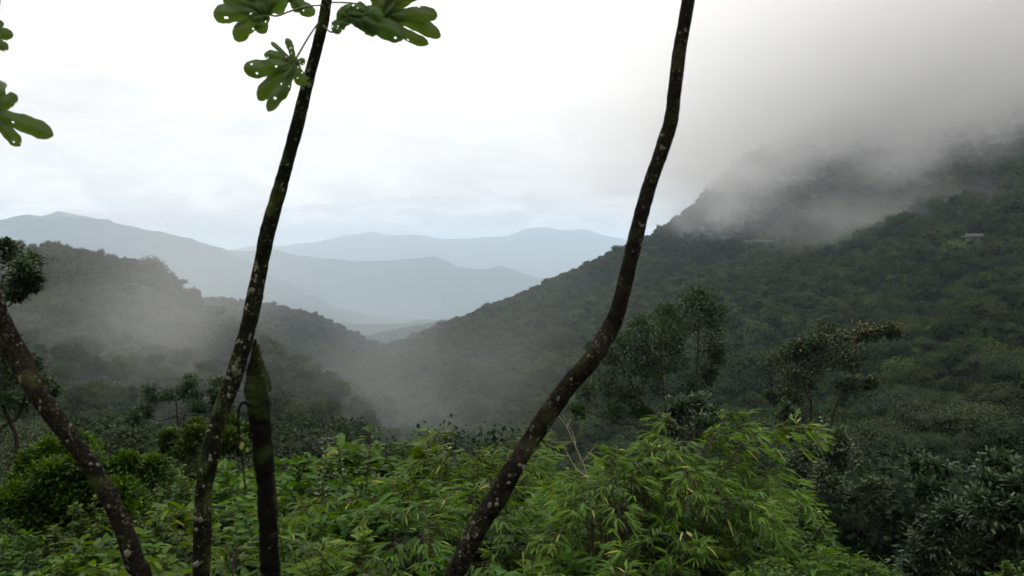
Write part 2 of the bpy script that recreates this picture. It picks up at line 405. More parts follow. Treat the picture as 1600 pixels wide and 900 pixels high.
c8 = c8 + wob(len(PXG), 1.8, 3) + wob(len(PXG), .8, 1); c10 = c10 + wob(len(PXG), 1.5, 3) + wob(len(PXG), .6, 1); c18 = c18 + wob(len(PXG), 1.8, 4)
kY = np.log([4200, 5000, 6500, 8000, 9000, 10000, 12500, 18000, 24000, 40000])
for q_ in range(len(PXG)):
    farp = np.interp(LY, kY, [G[q_, np.searchsorted(LY, math.log(4200))], 505, 500, c8[q_], max(c8[q_], c10[q_]) + 8, c10[q_], max(c10[q_], c18[q_]) + 45, c18[q_], c18[q_] + 30, 398])
    G[q_] = np.where(LY > math.log(4200), farp, G[q_])
def tree_h(Y):      # how far the canopy stands above the soil
    return np.interp(np.log(Y), [math.log(14), math.log(25), math.log(60), math.log(3000), math.log(5000)], [1.9, 4.5, 9.0, 9.0, 0.0])

# vectorised value noise
_P = np.random.default_rng(3).random((256, 256))
def vnoise(x, y, sc):
    x = np.asarray(x) / sc; y = np.asarray(y) / sc
    xi = np.floor(x).astype(int); yi = np.floor(y).astype(int); fx = x - xi; fy = y - yi
    fx = fx * fx * (3 - 2 * fx); fy = fy * fy * (3 - 2 * fy)
    g = lambda a, b: _P[a % 256, b % 256]
    return (g(xi, yi) * (1 - fx) * (1 - fy) + g(xi + 1, yi) * fx * (1 - fy) + g(xi, yi + 1) * (1 - fx) * fy + g(xi + 1, yi + 1) * fx * fy) * 2 - 1
def fbm(x, y, sc, o=4):
    s = 0; a = 1.0
    for k in range(o):
        s = s + a * vnoise(x + 31.7 * k, y - 17.3 * k, sc / 2 ** k); a *= .5
    return s

def table_z(x, Y):
    px = np.clip(800 + F * x / Y, -1200, 2800)
    gi = (px + 1200) / 10.0; i0 = np.clip(gi.astype(int), 0, 399); fi = gi - i0
    gj = (np.log(Y) - LY[0]) / (LY[1] - LY[0]); gj = np.clip(gj, 0, 298.999); j0 = gj.astype(int); fj = gj - j0
    py = (G[i0, j0] * (1 - fi) + G[i0 + 1, j0] * fi) * (1 - fj) + (G[i0, j0 + 1] * (1 - fi) + G[i0 + 1, j0 + 1] * fi) * fj
    v = (450 - py) / F
    sl = (-math.sin(PITCH) + v * math.cos(PITCH)) / (math.cos(PITCH) + v * math.sin(PITCH))
    z = sl * Y - tree_h(Y)
    amp = np.clip((Y - 60) / 240, 0, 1)
    z = z + amp * (fbm(x, Y, 140.0, 3) * 5.0) * np.clip(1 - (Y - 1500) / 2000, 0, 1)
    rid = .45 - 1.5 * np.abs(fbm(x + 900, Y, 1500.0, 5))
    z = z + np.clip((Y - 4000) / 2000, 0, 1) * rid * 60.0
    return z

def ground_z(x, y):
    x = np.atleast_1d(np.asarray(x, float)); y = np.atleast_1d(np.asarray(y, float))
    zf = table_z(x, np.maximum(y, 14.0))
    t = np.clip((y - 1.0) / 13.0, 0, 1)
    near = -1.7 + 0.0 * x
    z = np.where(y >= 14, zf, near * (1 - t) + table_z(x, np.full_like(y, 14.0)) * t)
    back = np.clip(-y - 6, 0, 400) * .45
    back = np.minimum(back, 60)
    return z + back

az = np.concatenate([np.linspace(-180, -50, 60, endpoint=False), np.linspace(-50, 50, 620), np.linspace(50, 180, 61)[1:]])
rr = np.concatenate([[0.0, .6, 1.2, 2, 3], np.geomspace(4, 26000, 300)])
A_, R_ = np.meshgrid(np.radians(az), rr, indexing='ij')
X_ = R_ * np.sin(A_); Y_ = R_ * np.cos(A_)
Z_ = ground_z(X_.ravel(), Y_.ravel()).reshape(X_.shape)
print('z range', Z_.min(), Z_.max(), 'at', X_.ravel()[Z_.argmax()], Y_.ravel()[Z_.argmax()])
na, nr = X_.shape
i = np.arange(na - 1)[:, None] * nr; j = np.arange(nr - 1)[None, :]
Qt = np.stack([i + j, i + nr + j, i + nr + j + 1, i + j + 1], -1).reshape(-1, 4)
me = np_mesh('terrain', np.stack([X_, Y_, Z_], -1).reshape(-1, 3), Qt, smooth=True)
terrain = link('terrain', me, M_ground)
tag(terrain, kind='structure')

def gz(x, y): return float(ground_z(x, y)[0])

# ------------------------------------------------------------------ haze and mist
zmin = float(Z_.min()); zmax = float(Z_.max())
def box_mesh(name, x0, x1, y0, y1, z0, z1):
    V = [(x, y, z) for x in (x0, x1) for y in (y0, y1) for z in (z0, z1)]
    return np_mesh(name, V, [(0, 1, 3, 2), (4, 6, 7, 5), (0, 4, 5, 1), (2, 3, 7, 6), (0, 2, 6, 4), (1, 5, 7, 3)])
HAZE = 0.0001
m, nd, lk = newmat('haze_air')
o = nd.new('ShaderNodeOutputMaterial'); pv = nd.new('ShaderNodeVolumePrincipled')
pv.inputs['Color'].default_value = (.69, .835, 1.0, 1); pv.inputs['Density'].default_value = HAZE
lk.new(pv.outputs[0], o.inputs['Volume'])
haze = link('haze', box_mesh('haze', -26500, 26500, -26500, 26500, zmin - 1, zmax + 20), m)
tag(haze, kind='stuff')

def mist(name, box, dens, build, color=(.985, .99, 1.0), rate=1.0):
    """local mist: soft-edged density field in world metres"""
    m, nd, lk = newmat(name + '_volume')
    o = nd.new('ShaderNodeOutputMaterial'); pv = nd.new('ShaderNodeVolumePrincipled')
    pv.inputs['Color'].default_value = (*color, 1); pv.inputs['Anisotropy'].default_value = .5
    tc = nd.new('ShaderNodeTexCoord')
    d = build(nd, lk, tc.outputs['Object'])
    ml = nd.new('ShaderNodeMath'); ml.operation = 'MULTIPLY'; ml.inputs[1].default_value = dens
    lk.new(d, ml.inputs[0]); lk.new(ml.outputs[0], pv.inputs['Density'])
    lk.new(pv.outputs[0], o.inputs['Volume'])
    ob = link(name, box_mesh(name, *box), m)
    m.cycles.volume_step_rate = rate
    tag(ob, kind='stuff')
    return ob

def mathn(nd, lk, op, a, b=None, c=None):
    n = nd.new('ShaderNodeMath'); n.operation = op
    for k, v in enumerate((a, b, c)):
        if v is None: continue
        if isinstance(v, (int, float)): n.inputs[k].default_value = v
        else: lk.new(v, n.inputs[k])
    return n.outputs[0]
def sstep(nd, lk, v, a, b):
    n = nd.new('ShaderNodeMapRange'); n.interpolation_type = 'SMOOTHSTEP'
    n.inputs['From Min'].default_value = a; n.inputs['From Max'].default_value = b
    lk.new(v, n.inputs[0]); return n.outputs[0]
def vnz(nd, lk, v, sc, det=4, scale3=(1, 1, 1), loc=(0, 0, 0), rough=.55):
    mp = nd.new('ShaderNodeMapping'); mp.inputs['Scale'].default_value = scale3; mp.inputs['Location'].default_value = loc
    lk.new(v, mp.inputs[0])
    n = nd.new('ShaderNodeTexNoise'); n.inputs['Scale'].default_value = sc; n.inputs['Detail'].default_value = det; n.inputs['Roughness'].default_value = rough
    lk.new(mp.outputs[0], n.inputs['Vector']); return n.outputs['Fac']

def ellip(nd, lk, P, c, r, inner=.15):
    mp = nd.new('ShaderNodeVectorMath'); mp.operation = 'SUBTRACT'; lk.new(P, mp.inputs[0]); mp.inputs[1].default_value = c
    dv = nd.new('ShaderNodeVectorMath'); dv.operation = 'DIVIDE'; lk.new(mp.outputs[0], dv.inputs[0]); dv.inputs[1].default_value = r
    ln = nd.new('ShaderNodeVectorMath'); ln.operation = 'LENGTH'; lk.new(dv.outputs[0], ln.inputs[0])
    return sstep(nd, lk, mathn(nd, lk, 'SUBTRACT', 1.0, ln.outputs['Value']), 0.0, 1.0 - inner)
def f_cloud(nd, lk, P):
    s = nd.new('ShaderNodeSeparateXYZ'); lk.new(P, s.inputs[0])
    n = vnz(nd, lk, P, .0085, 6, (1, .6, 1.5), rough=.6)
    n = mathn(nd, lk, 'SUBTRACT', n, .5)
    # cloud base rises towards the near right flank of the mountain
    base = mathn(nd, lk, 'MULTIPLY_ADD', s.outputs['Y'], .01, 64.0)
    h = mathn(nd, lk, 'SUBTRACT', s.outputs['Z'], base)
    h = mathn(nd, lk, 'MULTIPLY_ADD', n, 330.0, h)
    d1 = sstep(nd, lk, h, -15.0, 70.0)
    d3 = mathn(nd, lk, 'MULTIPLY_ADD', sstep(nd, lk, h, 70.0, 230.0), -.86, 1.0)
    hx = mathn(nd, lk, 'MULTIPLY_ADD', n, 300.0, s.outputs['X'])
    d2 = sstep(nd, lk, hx, -20.0, 480.0)
    edge = mathn(nd, lk, 'MULTIPLY', mathn(nd, lk, 'MULTIPLY', d1, d3), d2)
    edge = mathn(nd, lk, 'MULTIPLY', edge, sstep(nd, lk, s.outputs['X'], -110.0, 120.0))
    edge = mathn(nd, lk, 'MULTIPLY', edge, sstep(nd, lk, s.outputs['Y'], 330.0, 480.0))
    c = at(1375, 335, 520)
    w = mathn(nd, lk, 'MULTIPLY', ellip(nd, lk, P, c, (110, 110, 34), .3), sstep(nd, lk, vnz(nd, lk, P, .02, 3, (1, .7, 1.3)), .38, .66))
    c = at(1090, 320, 900)
    w2 = mathn(nd, lk, 'MULTIPLY', ellip(nd, lk, P, c, (95, 130, 60), .3), sstep(nd, lk, vnz(nd, lk, P, .012, 3, (1, .7, 1.0)), .30, .62))
    w = mathn(nd, lk, 'MULTIPLY', w, .5)
    return mathn(nd, lk, 'ADD', mathn(nd, lk, 'ADD', edge, w), mathn(nd, lk, 'MULTIPLY', w2, .8))
mist('cloud_bank', (-115, 1150, 320, 1400, -20, 500), .0105, f_cloud, rate=.5)

def mist_ball(name, px, py, Y, r, dens, nsc=.02, rate=.6, color=(.95, .955, .96)):
    c = at(px, py, Y)
    def f(nd, lk, P):
        e = ellip(nd, lk, P, c, r, .25)
        n = sstep(nd, lk, vnz(nd, lk, P, nsc, 3, (1, .7, 1.3)), .36, .66)
        return mathn(nd, lk, 'MULTIPLY', e, n)
    return mist(name, (c.x - r[0], c.x + r[0], c.y - r[1], c.y + r[1], c.z - r[2], c.z + r[2]), dens, f, rate=rate, color=color)
mist_ball('mist', 205, 555, 205, (150, 125, 66), .0036, .018)
mist_ball('mist', 160, 340, 8300, (1500, 700, 120), .0035, .0016, rate=1.0)
mist_ball('mist', 560, 362, 18000, (3200, 1200, 170), .0025, .0007, rate=1.0)
mist_ball('mist', 520, 600, 420, (75, 90, 40), .0008, .015)

# ------------------------------------------------------------------ forest crown prototypes
def crown_mesh(name, seed, nleaf, lsize, lobes=9, core=True, R=5.0, Hh=5.2):
    """rounded uneven crown: lobes carrying leaf sprays over an inner mass of foliage; base of the crown at z = 0"""
    rng = np.random.default_rng(seed)
    cs = [np.array([0, 0, Hh * .45])]; rs = [R * .62]
    for k in range(lobes):
        a = rng.random() * 6.283; q = rng.uniform(.35, .72) * R
        cs.append(np.array([q * math.cos(a), q * math.sin(a), Hh * rng.uniform(.25, .78)])); rs.append(R * rng.uniform(.26, .44))
    cs = np.array(cs); rs = np.array(rs)
    w = rs ** 2 / np.sum(rs ** 2)
    k = rng.choice(len(cs), nleaf, p=w)
    d = rdir(rng, nleaf, .35)
    rad_ = rs[k] * (1.0 - .28 * rng.random(nleaf) ** 1.5) * (1 + .15 * rng.normal(0, 1, nleaf))
    p = cs[k] + d * rad_[:, None] * np.array([1, 1, .82])
    # drop sprays buried in other lobes
    depth = np.min(np.linalg.norm((p[:, None] - cs[None]) / np.array([1, 1, .82]), axis=2) / rs[None], axis=1)
    keep = depth > .62
    p = p[keep]; d = d[keep]; n = len(p)
    lf = Leaves()
    ax = norm(d * .25 + rdir(rng, n) * .9 + np.array([0, 0, -.15]))
    nr_ = norm(d + rdir(rng, n) * .30 + np.array([0, 0, .12]))
    lobe_t = rng.random(len(cs))[k][keep]
    tint = np.clip(.2 + .5 * lobe_t + rng.normal(0, .12, n), 0, .9)
    lf.add(p, ax, nr_, lsize * rng.uniform(.7, 1.4, n), lsize * rng.uniform(.5, .95, n), tint)
    me = lf.mesh(name, 0, droop=.15, fold=.15)
    if core:
        import bmesh
        bm = bmesh.new(); bm.from_mesh(me)
        tl = bm.verts.layers.float.get('tint')
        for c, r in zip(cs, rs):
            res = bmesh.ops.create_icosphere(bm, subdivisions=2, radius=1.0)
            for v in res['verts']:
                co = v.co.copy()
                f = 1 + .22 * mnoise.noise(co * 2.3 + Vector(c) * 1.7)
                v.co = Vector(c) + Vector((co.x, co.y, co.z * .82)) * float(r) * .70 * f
                v[tl] = .12  # inner mass tinted dark, painting shade into the gaps between lobes
        bm.to_mesh(me); bm.free()
    return me

protos = bpy.data.collections.new('forest_sources')     # not linked to the scene
near_crowns = [crown_mesh('crown', 20 + k, 11000, .22, 12 + k % 4) for k in range(5)]
mid_crowns = [crown_mesh('crown', 40 + k, 3200, .40, 10 + k) for k in range(4)]
far_crowns = [crown_mesh('crown', 60 + k, 1100, .68, 8 + k) for k in range(4)]
for me in near_crowns: me.materials.append(M_mid)
for me in mid_crowns + far_crowns: me.materials.append(M_far)
for me in mid_crowns + far_crowns:
    ob = bpy.data.objects.new('crown', me); protos.objects.link(ob)
order = [ob.name for ob in protos.objects]      # collection info sorts by name

def trunk_mesh(seed, H=7.0):
    rng = np.random.default_rng(seed); t = Tubes()
    p = catmull([(0, 0, -1.5), (rng.normal(0, .15), rng.normal(0, .15), H * .4), (rng.normal(0, .4), rng.normal(0, .4), H)], 8)
    t.add(p, [.26, .2, .12], 7)
    for k in range(5):
        a = rng.random() * 6.28; q = rng.uniform(1.5, 3)
        s = p[4 + k % 3]
        t.add(catmull([s, s + [q * .5 * math.cos(a), q * .5 * math.sin(a), .9], s + [q * math.cos(a), q * math.sin(a), 2.4]], 5), [.1, .03], 5)
    me = t.mesh('trunk'); me.materials.append(M_twig); return me
trunks = [trunk_mesh(k) for k in range(3)]

# scatter on the slopes with a jittered grid, coarser farther away
pts = []
rng = np.random.default_rng(11)
def band(y0, y1, sp, pxa=-260, pxb=1860):
    ys = np.arange(y0, y1, sp)
    for yy in ys:
        xs = np.arange((pxa - 800) / F * yy, (pxb - 800) / F * yy, sp)
        n = len(xs)
        X = xs + rng.uniform(-.48, .48, n) * sp; Y = yy + rng.uniform(-.48, .48, n) * sp
        s = sp / 9.3 * np.clip(np.exp(rng.normal(-.03, .30, n)), .5, 1.9) * (1 + .8 * (rng.random(n) < .10) * rng.random(n))
        pts.append(np.stack([X, Y, s], 1))
band(24, 60, 5.0); band(60, 200, 6.4); band(200, 500, 7.2); band(500, 1000, 8.2); band(1000, 1700, 10); band(1700, 3300, 15)
PT = np.vstack(pts)
PT = PT[PT[:, 1] > 24]
gzv = ground_z(PT[:, 0], PT[:, 1])
th = tree_h(PT[:, 1])
topz = gzv + th * (.45 + .85 * rng.random(len(PT)))
# visibility against nearer ground
Yg = np.geomspace(14, 4000, 240); Pg = np.linspace(-300, 1900, 221)
PP, YY = np.meshgrid(Pg, Yg, indexing='ij')
Xg = (PP - 800) / F * YY
Zg = ground_z(Xg.ravel(), YY.ravel()).reshape(Xg.shape) + tree_h(YY) * .55
_, pyg = proj(Xg, YY, Zg)
run = np.minimum.accumulate(pyg, axis=1)
ppx, ppy = proj(PT[:, 0], PT[:, 1], topz)
ci = np.clip(((ppx + 300) / 10).round().astype(int), 0, 220)
ri = np.clip(np.searchsorted(Yg, PT[:, 1]) - 3, 0, 239)
vis = (ppy < run[ci, ri] + 14) & (ppy < 960)
PT = PT[vis]; gzv = gzv[vis]; topz = topz[vis]; ppx = ppx[vis]; ppy = ppy[vis]; th = th[vis]
# keep the gaps where the road shows
ROAD = [(1100, 1136, 371, 870), (1160, 1211, 376, 860), (1504, 1534, 366, 430)]
def ray_hit(px, py, h):
    Ys = np.geomspace(150, 3000, 700); P = np.array([at(px, py, float(q)) for q in Ys])
    return float(Ys[np.argmax(P[:, 2] < ground_z(P[:, 0], P[:, 1]) + h)])
for a, b, yy, D in ROAD:
    D = min(ray_hit(q_, yy, 7.5) for q_ in (a, b, (a + b) / 2)) - 6
    rp = PT[:, 2] * 5 * F / PT[:, 1]
    k = ~((ppx > a - rp * .5) & (ppx < b + rp * .5) & (ppy > yy - 60) & (ppy < yy + 1) & (PT[:, 1] < D + 5))
    k &= ~((ppx > a - rp * .5) & (ppx < b + rp * .5) & (ppy <= yy) & (ppy > yy - 60) & (PT[:, 1] < D - 12))
    PT, gzv, topz, ppx, ppy, th = PT[k], gzv[k], topz[k], ppx[k], ppy[k], th[k]
size_px = PT[:, 2] * 10 * F / PT[:, 1]
inview = (ppx > -60) & (ppx < 1660) & (ppy < 900)
# stands in for the clearings where the individually built trees stand
rank = np.argsort(-size_px * inview)
NIND = 270
ind = rank[:NIND]; rest = np.setdiff1d(np.arange(len(PT)), ind)

def zone_label(px, py, Y):
    if px > 1250:
        return ('shadowed' if Y < 70 else 'dark green') + ' rounded forest tree crowding the steep slope at the lower right', 'trees on the near right slope'
    if px > 560:
        return 'bushy dark green forest tree in the valley below the undergrowth, right of the mossy stump', 'trees in the valley below the undergrowth'
    return 'mist-greyed forest tree on the left slope behind the undergrowth', 'trees on the misty left slope'
for n_, k in enumerate(ind):
    x, y, s = PT[k]
    lab, grp = zone_label(ppx[k], ppy[k], y)
    H = topz[k] - gzv[k]
    e = empty('forest_tree', (x, y, gzv[k]), lab, 'tree', grp)
    e.rotation_euler = (0, 0, rng.random() * 6.28)
    sc = s * 1.0
    me = near_crowns[n_ % 5] if y < 130 else mid_crowns[n_ % 4]
    c = link('crown', me, None, e); ch = 4.9 * sc
    c.location = (0, 0, max(H - ch, .3)); c.scale = (sc, sc, sc * rng.uniform(.85, 1.15))
    t = link('trunk', trunks[n_ % 3], None, e)
    hs = max(H - ch + 2.5 * sc, 1.5) / 7.0; t.scale = (hs, hs, hs)

RIDGE = [(243, 404, 15, 'broad round-crowned tree standing highest on the left ridge, the larger of two'), (205, 408, 9, 'ragged little tree on the left ridge just left of the big round-crowned one'),
         (267, 428, 7, 'small dark round tree just right of the big round-crowned one on the left ridge'), ]
for n_, (px, py, sz, lab) in enumerate(RIDGE):
    Ys = np.geomspace(150, 600, 300); g = ground_z((px - 800) / F * Ys, Ys); _, pg = proj((px - 800) / F * Ys, Ys, g)
    D = float(Ys[np.argmin(np.where(Ys < 520, pg, 9999))]); p = at(px, py, D); g0 = gz(p.x, p.y)
    e = empty('ridge_tree', (p.x, p.y, g0), lab, 'tree')
    sc = sz * 2 * D / F / 10 * 1.15
    c = link('crown', near_crowns[n_ % 4], None, e); c.scale = (sc, sc, sc * .75); c.location = (0, 0, p.z - g0 - 6.2 * sc)
    t = link('trunk', trunks[n_ % 3], None, e); hs = max(p.z - g0 - 2.5 * sc, 3) / 7; t.scale = (hs, hs, hs)

# the rest of the woods as uncountable forest
def forest(name, sel):
    V = np.stack([PT[sel, 0], PT[sel, 1], topz[sel] - 4.6 * PT[sel, 2] * 1.0], 1)
    me = bpy.data.meshes.new(name); me.vertices.add(len(V)); me.vertices.foreach_set('co', V.astype(np.float32).ravel())
    r = np.random.default_rng(5)
    a = me.attributes.new('scl', 'FLOAT_VECTOR', 'POINT')
    sc = np.stack([PT[sel, 2]] * 3, 1) * r.uniform(.78, 1.28, (len(V), 3)); a.data.foreach_set('vector', sc.astype(np.float32).ravel())
    a = me.attributes.new('rot', 'FLOAT_VECTOR', 'POINT')
    ro = np.stack([r.normal(0, .1, len(V)), r.normal(0, .1, len(V)), r.random(len(V)) * 6.28], 1); a.data.foreach_set('vector', ro.astype(np.float32).ravel())
    a = me.attributes.new('idx', 'INT', 'POINT')
    near = PT[sel, 1] < 330
    ix = np.where(near, r.integers(0, 4, len(V)), r.integers(4, 8, len(V))); a.data.foreach_set('value', ix.astype(np.int32))
    ob = link(name, me)
    ng = bpy.data.node_groups.new('forest_cover', 'GeometryNodeTree')
    ng.interface.new_socket('Geometry', in_out='INPUT', socket_type='NodeSocketGeometry')
    ng.interface.new_socket('Geometry', in_out='OUTPUT', socket_type='NodeSocketGeometry')
    g = ng.nodes.new; l = ng.links.new
    gi = g('NodeGroupInput'); go = g('NodeGroupOutput')
    inst = g('GeometryNodeInstanceOnPoints'); cinf = g('GeometryNodeCollectionInfo')
    cinf.inputs['Collection'].default_value = protos
    cinf.inputs['Separate Children'].default_value = True; cinf.inputs['Reset Children'].default_value = True
    inst.inputs['Pick Instance'].default_value = True
    def attr(nm, ty):
        n = g('GeometryNodeInputNamedAttribute'); n.data_type = ty; n.inputs['Name'].default_value = nm; return n.outputs['Attribute']
    l(gi.outputs[0], inst.inputs['Points']); l(cinf.outputs[0], inst.inputs['Instance'])
    l(attr('idx', 'INT'), inst.inputs['Instance Index']); l(attr('scl', 'FLOAT_VECTOR'), inst.inputs['Scale'])
    l(attr('rot', 'FLOAT_VECTOR'), inst.inputs['Rotation'])
    l(inst.outputs[0], go.inputs[0])
    md = ob.modifiers.new('cover', 'NODES'); md.node_group = ng
    tag(ob, kind='stuff')
    return ob
forest('forest', rest)
print('forest instances', len(rest), 'individual', len(ind))

# ------------------------------------------------------------------ pieces of mountain road
def viaduct(px0, px1, py, D, label, rail_only=False):
    D = min(ray_hit(px0, py, 7.5), ray_hit(px1, py, 7.5), ray_hit((px0 + px1) / 2, py, 7.5)) - 6
    print('road at', D)
    a = at(px0, py, D); b = at(px1, py + 1, D * .995); mid = (a + b) / 2
    e = empty('road_viaduct' if not rail_only else 'guard_rail', mid, label, 'viaduct' if not rail_only else 'guard rail')
    ln = (b - a).length; ang = math.atan2(b.y - a.y, b.x - a.x); e.rotation_euler = (0, 0, ang)
    def bx(nm, x0, x1, y0, y1, z0, z1, mat):
        import bmesh
        bm = bmesh.new(); bmesh.ops.create_cube(bm, size=1)
        for v in bm.verts: v.co = Vector(((v.co.x + .5) * (x1 - x0) + x0, (v.co.y + .5) * (y1 - y0) + y0, (v.co.z + .5) * (z1 - z0) + z0))
        bmesh.ops.bevel(bm, geom=bm.edges[:], offset=.05, segments=1, affect='EDGES')
        me = bpy.data.meshes.new(nm); bm.to_mesh(me); bm.free(); return link(nm, me, mat, e)
    h = ln / 2
    if rail_only:
        bx('rail', -h, h, -.1, .1, .2, .6, M_conc)
        k = -h
        while k < h: bx('post', k, k + .2, -.25, -.12, -.9, .7, M_conc); k += 4
        return
    bx('deck', -h, h, -4, 4, -.7, -.35, M_conc)
    bx('parapet', -h, h, -4.06, -3.78, -.35, .5, M_conc)
    n = max(2, int(ln / 9))
    for k in range(n):
        x = -h + (k + .5) * ln / n; bx('pier', x - .5, x + .5, -2.5, 1, -2.6, -.7, M_conc)
viaduct(1161, 1211, 376, 860, 'pale concrete road viaduct crossing the misty right slope, longest of the pale road pieces')
viaduct(1505, 1533, 367, 430, 'short pale road bridge showing between trees at the far right of the slope')
viaduct(1100, 1136, 371, 870, 'thin pale roadside rail on the slope left of the viaduct, half lost in mist', True)

# ------------------------------------------------------------------ free-standing trees built from clumps
def clump_tree(name, base, stems, clumps, depth, mat, leaf=(.10, .045), per=55, label='', cat='tree', dspread=1.0, seed=0, rosette=True, trunk_r=.07, flat=1.0, group=None, sub=10, dens=6.5, autumn=None):
    """base/stems/clumps in photo pixels at the tree's own distance; every clump gets a limb, twigs and leaf rosettes"""
    rng = np.random.default_rng(seed)
    bpt = at(base[0], base[1], depth); bx, by = bpt.x, bpt.y
    g = gz(bx, by); root = np.array([bx, by, min(g, bpt.z - .3)])
    e = empty(name, Vector(root), label, cat, group)
    tb = Tubes(); lf = Leaves()
    pxm = depth / F
    skel = []
    for si, st in enumerate(stems):
        P = [root - root + [rng.normal(0, .12) * si, rng.normal(0, .12) * si, 0]] + [np.array(at(a, b, depth)) - root for a, b in st]
        P = [P[0]] + [p + [0, rng.normal(0, .25) * dspread * (i_ + 1) / len(st), 0] for i_, p in enumerate(P[1:])]
        P = catmull(P, 14); ln = len(P)
        tb.add(P, [trunk_r * (1 if si == 0 else .7), trunk_r * .35], 7, .06, rng)
        skel.append(P[ln // 3:])
    skel = np.vstack(skel)
    cl = [(np.array(at(a, b, depth)) - root + [0, rng.normal(0, 1) * dspread * pxm * 45, 0], r * pxm * 1.22) for a, b, r in clumps]
    cl.sort(key=lambda q: q[0][2])
    for c, r in cl:
        low = skel[skel[:, 2] < c[2] - .15 * r]
        if len(low) == 0: low = skel
        dd = np.linalg.norm(low - c, axis=1) + 0.6 * np.abs(low[:, 2] - c[2] + r)
        s = low[np.argmin(dd)]
        midp = (s + c) / 2 + [rng.normal(0, .1) * r, rng.normal(0, .1) * r, -.18 * np.linalg.norm(c - s)]
        P = catmull([s, midp, c], 9)
        tb.add(P, [trunk_r * .38, trunk_r * .16], 5)
        skel = np.vstack([skel, P[4:]])
        for k in range(sub):
            d = rdir(rng, 1, .45)[0] * np.array([1, 1, flat])
            tip = c + d * r * rng.uniform(.5, 1.05)
            st = P[rng.integers(5, 9)]
            q = catmull([st, (st + tip) / 2 + [0, 0, -.08 * r], tip], 5)
            tb.add(q, [trunk_r * .13, trunk_r * .05], 4, cap=False)
            npt = max(3, int(per * dens) // sub)
            # leaves around the last part of each twig
            t_ = rng.uniform(.45, 1.0, npt); pos = q[0] * (1 - t_[:, None]) ** 1 + tip * t_[:, None] + rng.normal(0, .30 * r, (npt, 3)) * np.array([1, 1, .6])
            out_ = norm(pos - c + rdir(rng, npt) * r * .7 + np.array([0, 0, .25 * r]))
            L_ = leaf[0] * rng.uniform(.7, 1.25, npt)
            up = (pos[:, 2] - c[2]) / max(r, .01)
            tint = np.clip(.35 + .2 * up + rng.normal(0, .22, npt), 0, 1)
            if autumn is not None:
                tint = np.where((rng.random(npt) < autumn(c[0] / pxm)) & (up > 0), 1.0, np.minimum(tint, .93))
            lf.add(pos, out_, norm(rdir(rng, npt) * .6 + np.array([0, 0, 1])), L_, leaf[1] * rng.uniform(.8, 1.2, npt), tint)
    link('trunk', tb.mesh('trunk'), M_twig, e)
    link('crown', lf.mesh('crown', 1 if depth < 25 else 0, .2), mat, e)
    return e

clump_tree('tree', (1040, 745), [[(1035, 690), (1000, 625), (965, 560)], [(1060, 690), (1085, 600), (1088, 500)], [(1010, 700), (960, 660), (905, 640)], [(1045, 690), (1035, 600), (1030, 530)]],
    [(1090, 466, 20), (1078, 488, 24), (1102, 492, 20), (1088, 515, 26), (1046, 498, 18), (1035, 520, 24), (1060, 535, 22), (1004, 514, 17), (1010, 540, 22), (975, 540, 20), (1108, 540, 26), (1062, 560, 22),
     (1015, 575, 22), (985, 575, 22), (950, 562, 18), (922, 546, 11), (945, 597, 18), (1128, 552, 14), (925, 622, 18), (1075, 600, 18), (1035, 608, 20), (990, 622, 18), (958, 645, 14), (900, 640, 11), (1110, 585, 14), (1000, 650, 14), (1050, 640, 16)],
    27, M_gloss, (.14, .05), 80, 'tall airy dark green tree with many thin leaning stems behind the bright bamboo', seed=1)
clump_tree('tree', (1275, 730), [[(1268, 660), (1258, 620), (1262, 570)], [(1300, 680), (1325, 610), (1345, 560)]],
    [(1222, 538, 18), (1250, 528, 18), (1282, 525, 20), (1312, 520, 18), (1342, 519, 18), (1370, 517, 14), (1394, 515, 11), (1408, 514, 7), (1236, 556, 20), (1268, 550, 24), (1300, 548, 24), (1330, 544, 22), (1358, 538, 18),
     (1222, 580, 20), (1255, 580, 22), (1290, 574, 22), (1322, 566, 18), (1212, 604, 14), (1240, 605, 16), (1272, 600, 16), (1310, 600, 12), (1328, 588, 10), (1220, 628, 10)],
    33, M_russet, (.15, .07), 85, 'flat-topped spreading tree with russet leaf tips standing against the dark right slope', seed=2, flat=.6, autumn=lambda q: .22 if q > 60 else .02)
clump_tree('tree', (281, 720), [[(281, 690), (279, 660), (277, 625)], [(284, 675), (300, 655), (318, 640)]],
    [(268, 600, 11), (285, 598, 12), (302, 601, 11), (322, 607, 11), (336, 612, 9), (252, 612, 11), (241, 622, 10), (236, 636, 10), (224, 643, 8), (268, 616, 12), (288, 615, 13), (308, 618, 12), (326, 628, 11), (340, 630, 8), (252, 634, 9), (312, 640, 8)],
    30, M_gloss, (.12, .05), 60, 'small umbrella-shaped tree standing alone in front of the grey mist', seed=3, flat=.6)
clump_tree('tree', (-30, 800), [[(5, 745), (22, 690), (12, 600), (2, 480)], [(-10, 700), (25, 650), (60, 600)], [(-40, 600), (-20, 500), (-5, 430)]],
    [(2, 385, 14), (14, 395, 12), (-15, 400, 25), (8, 425, 20), (40, 408, 16), (60, 418, 14), (68, 434, 12), (50, 440, 14), (25, 445, 18), (0, 462, 18), (30, 462, 10), (-20, 450, 25), (66, 448, 9),
     (10, 545, 20), (-15, 560, 25), (58, 560, 9), (40, 580, 14), (76, 598, 13), (60, 612, 13), (12, 590, 22), (30, 622, 18), (5, 640, 18), (82, 612, 9), (-20, 620, 25), (0, 520, 12)],
    13, M_gloss, (.075, .03), 110, 'dark small-leaved tree at the left edge, behind the leaning lichened trunk', seed=4, trunk_r=.045, dspread=.9, dens=4.0, flat=.55, sub=14)

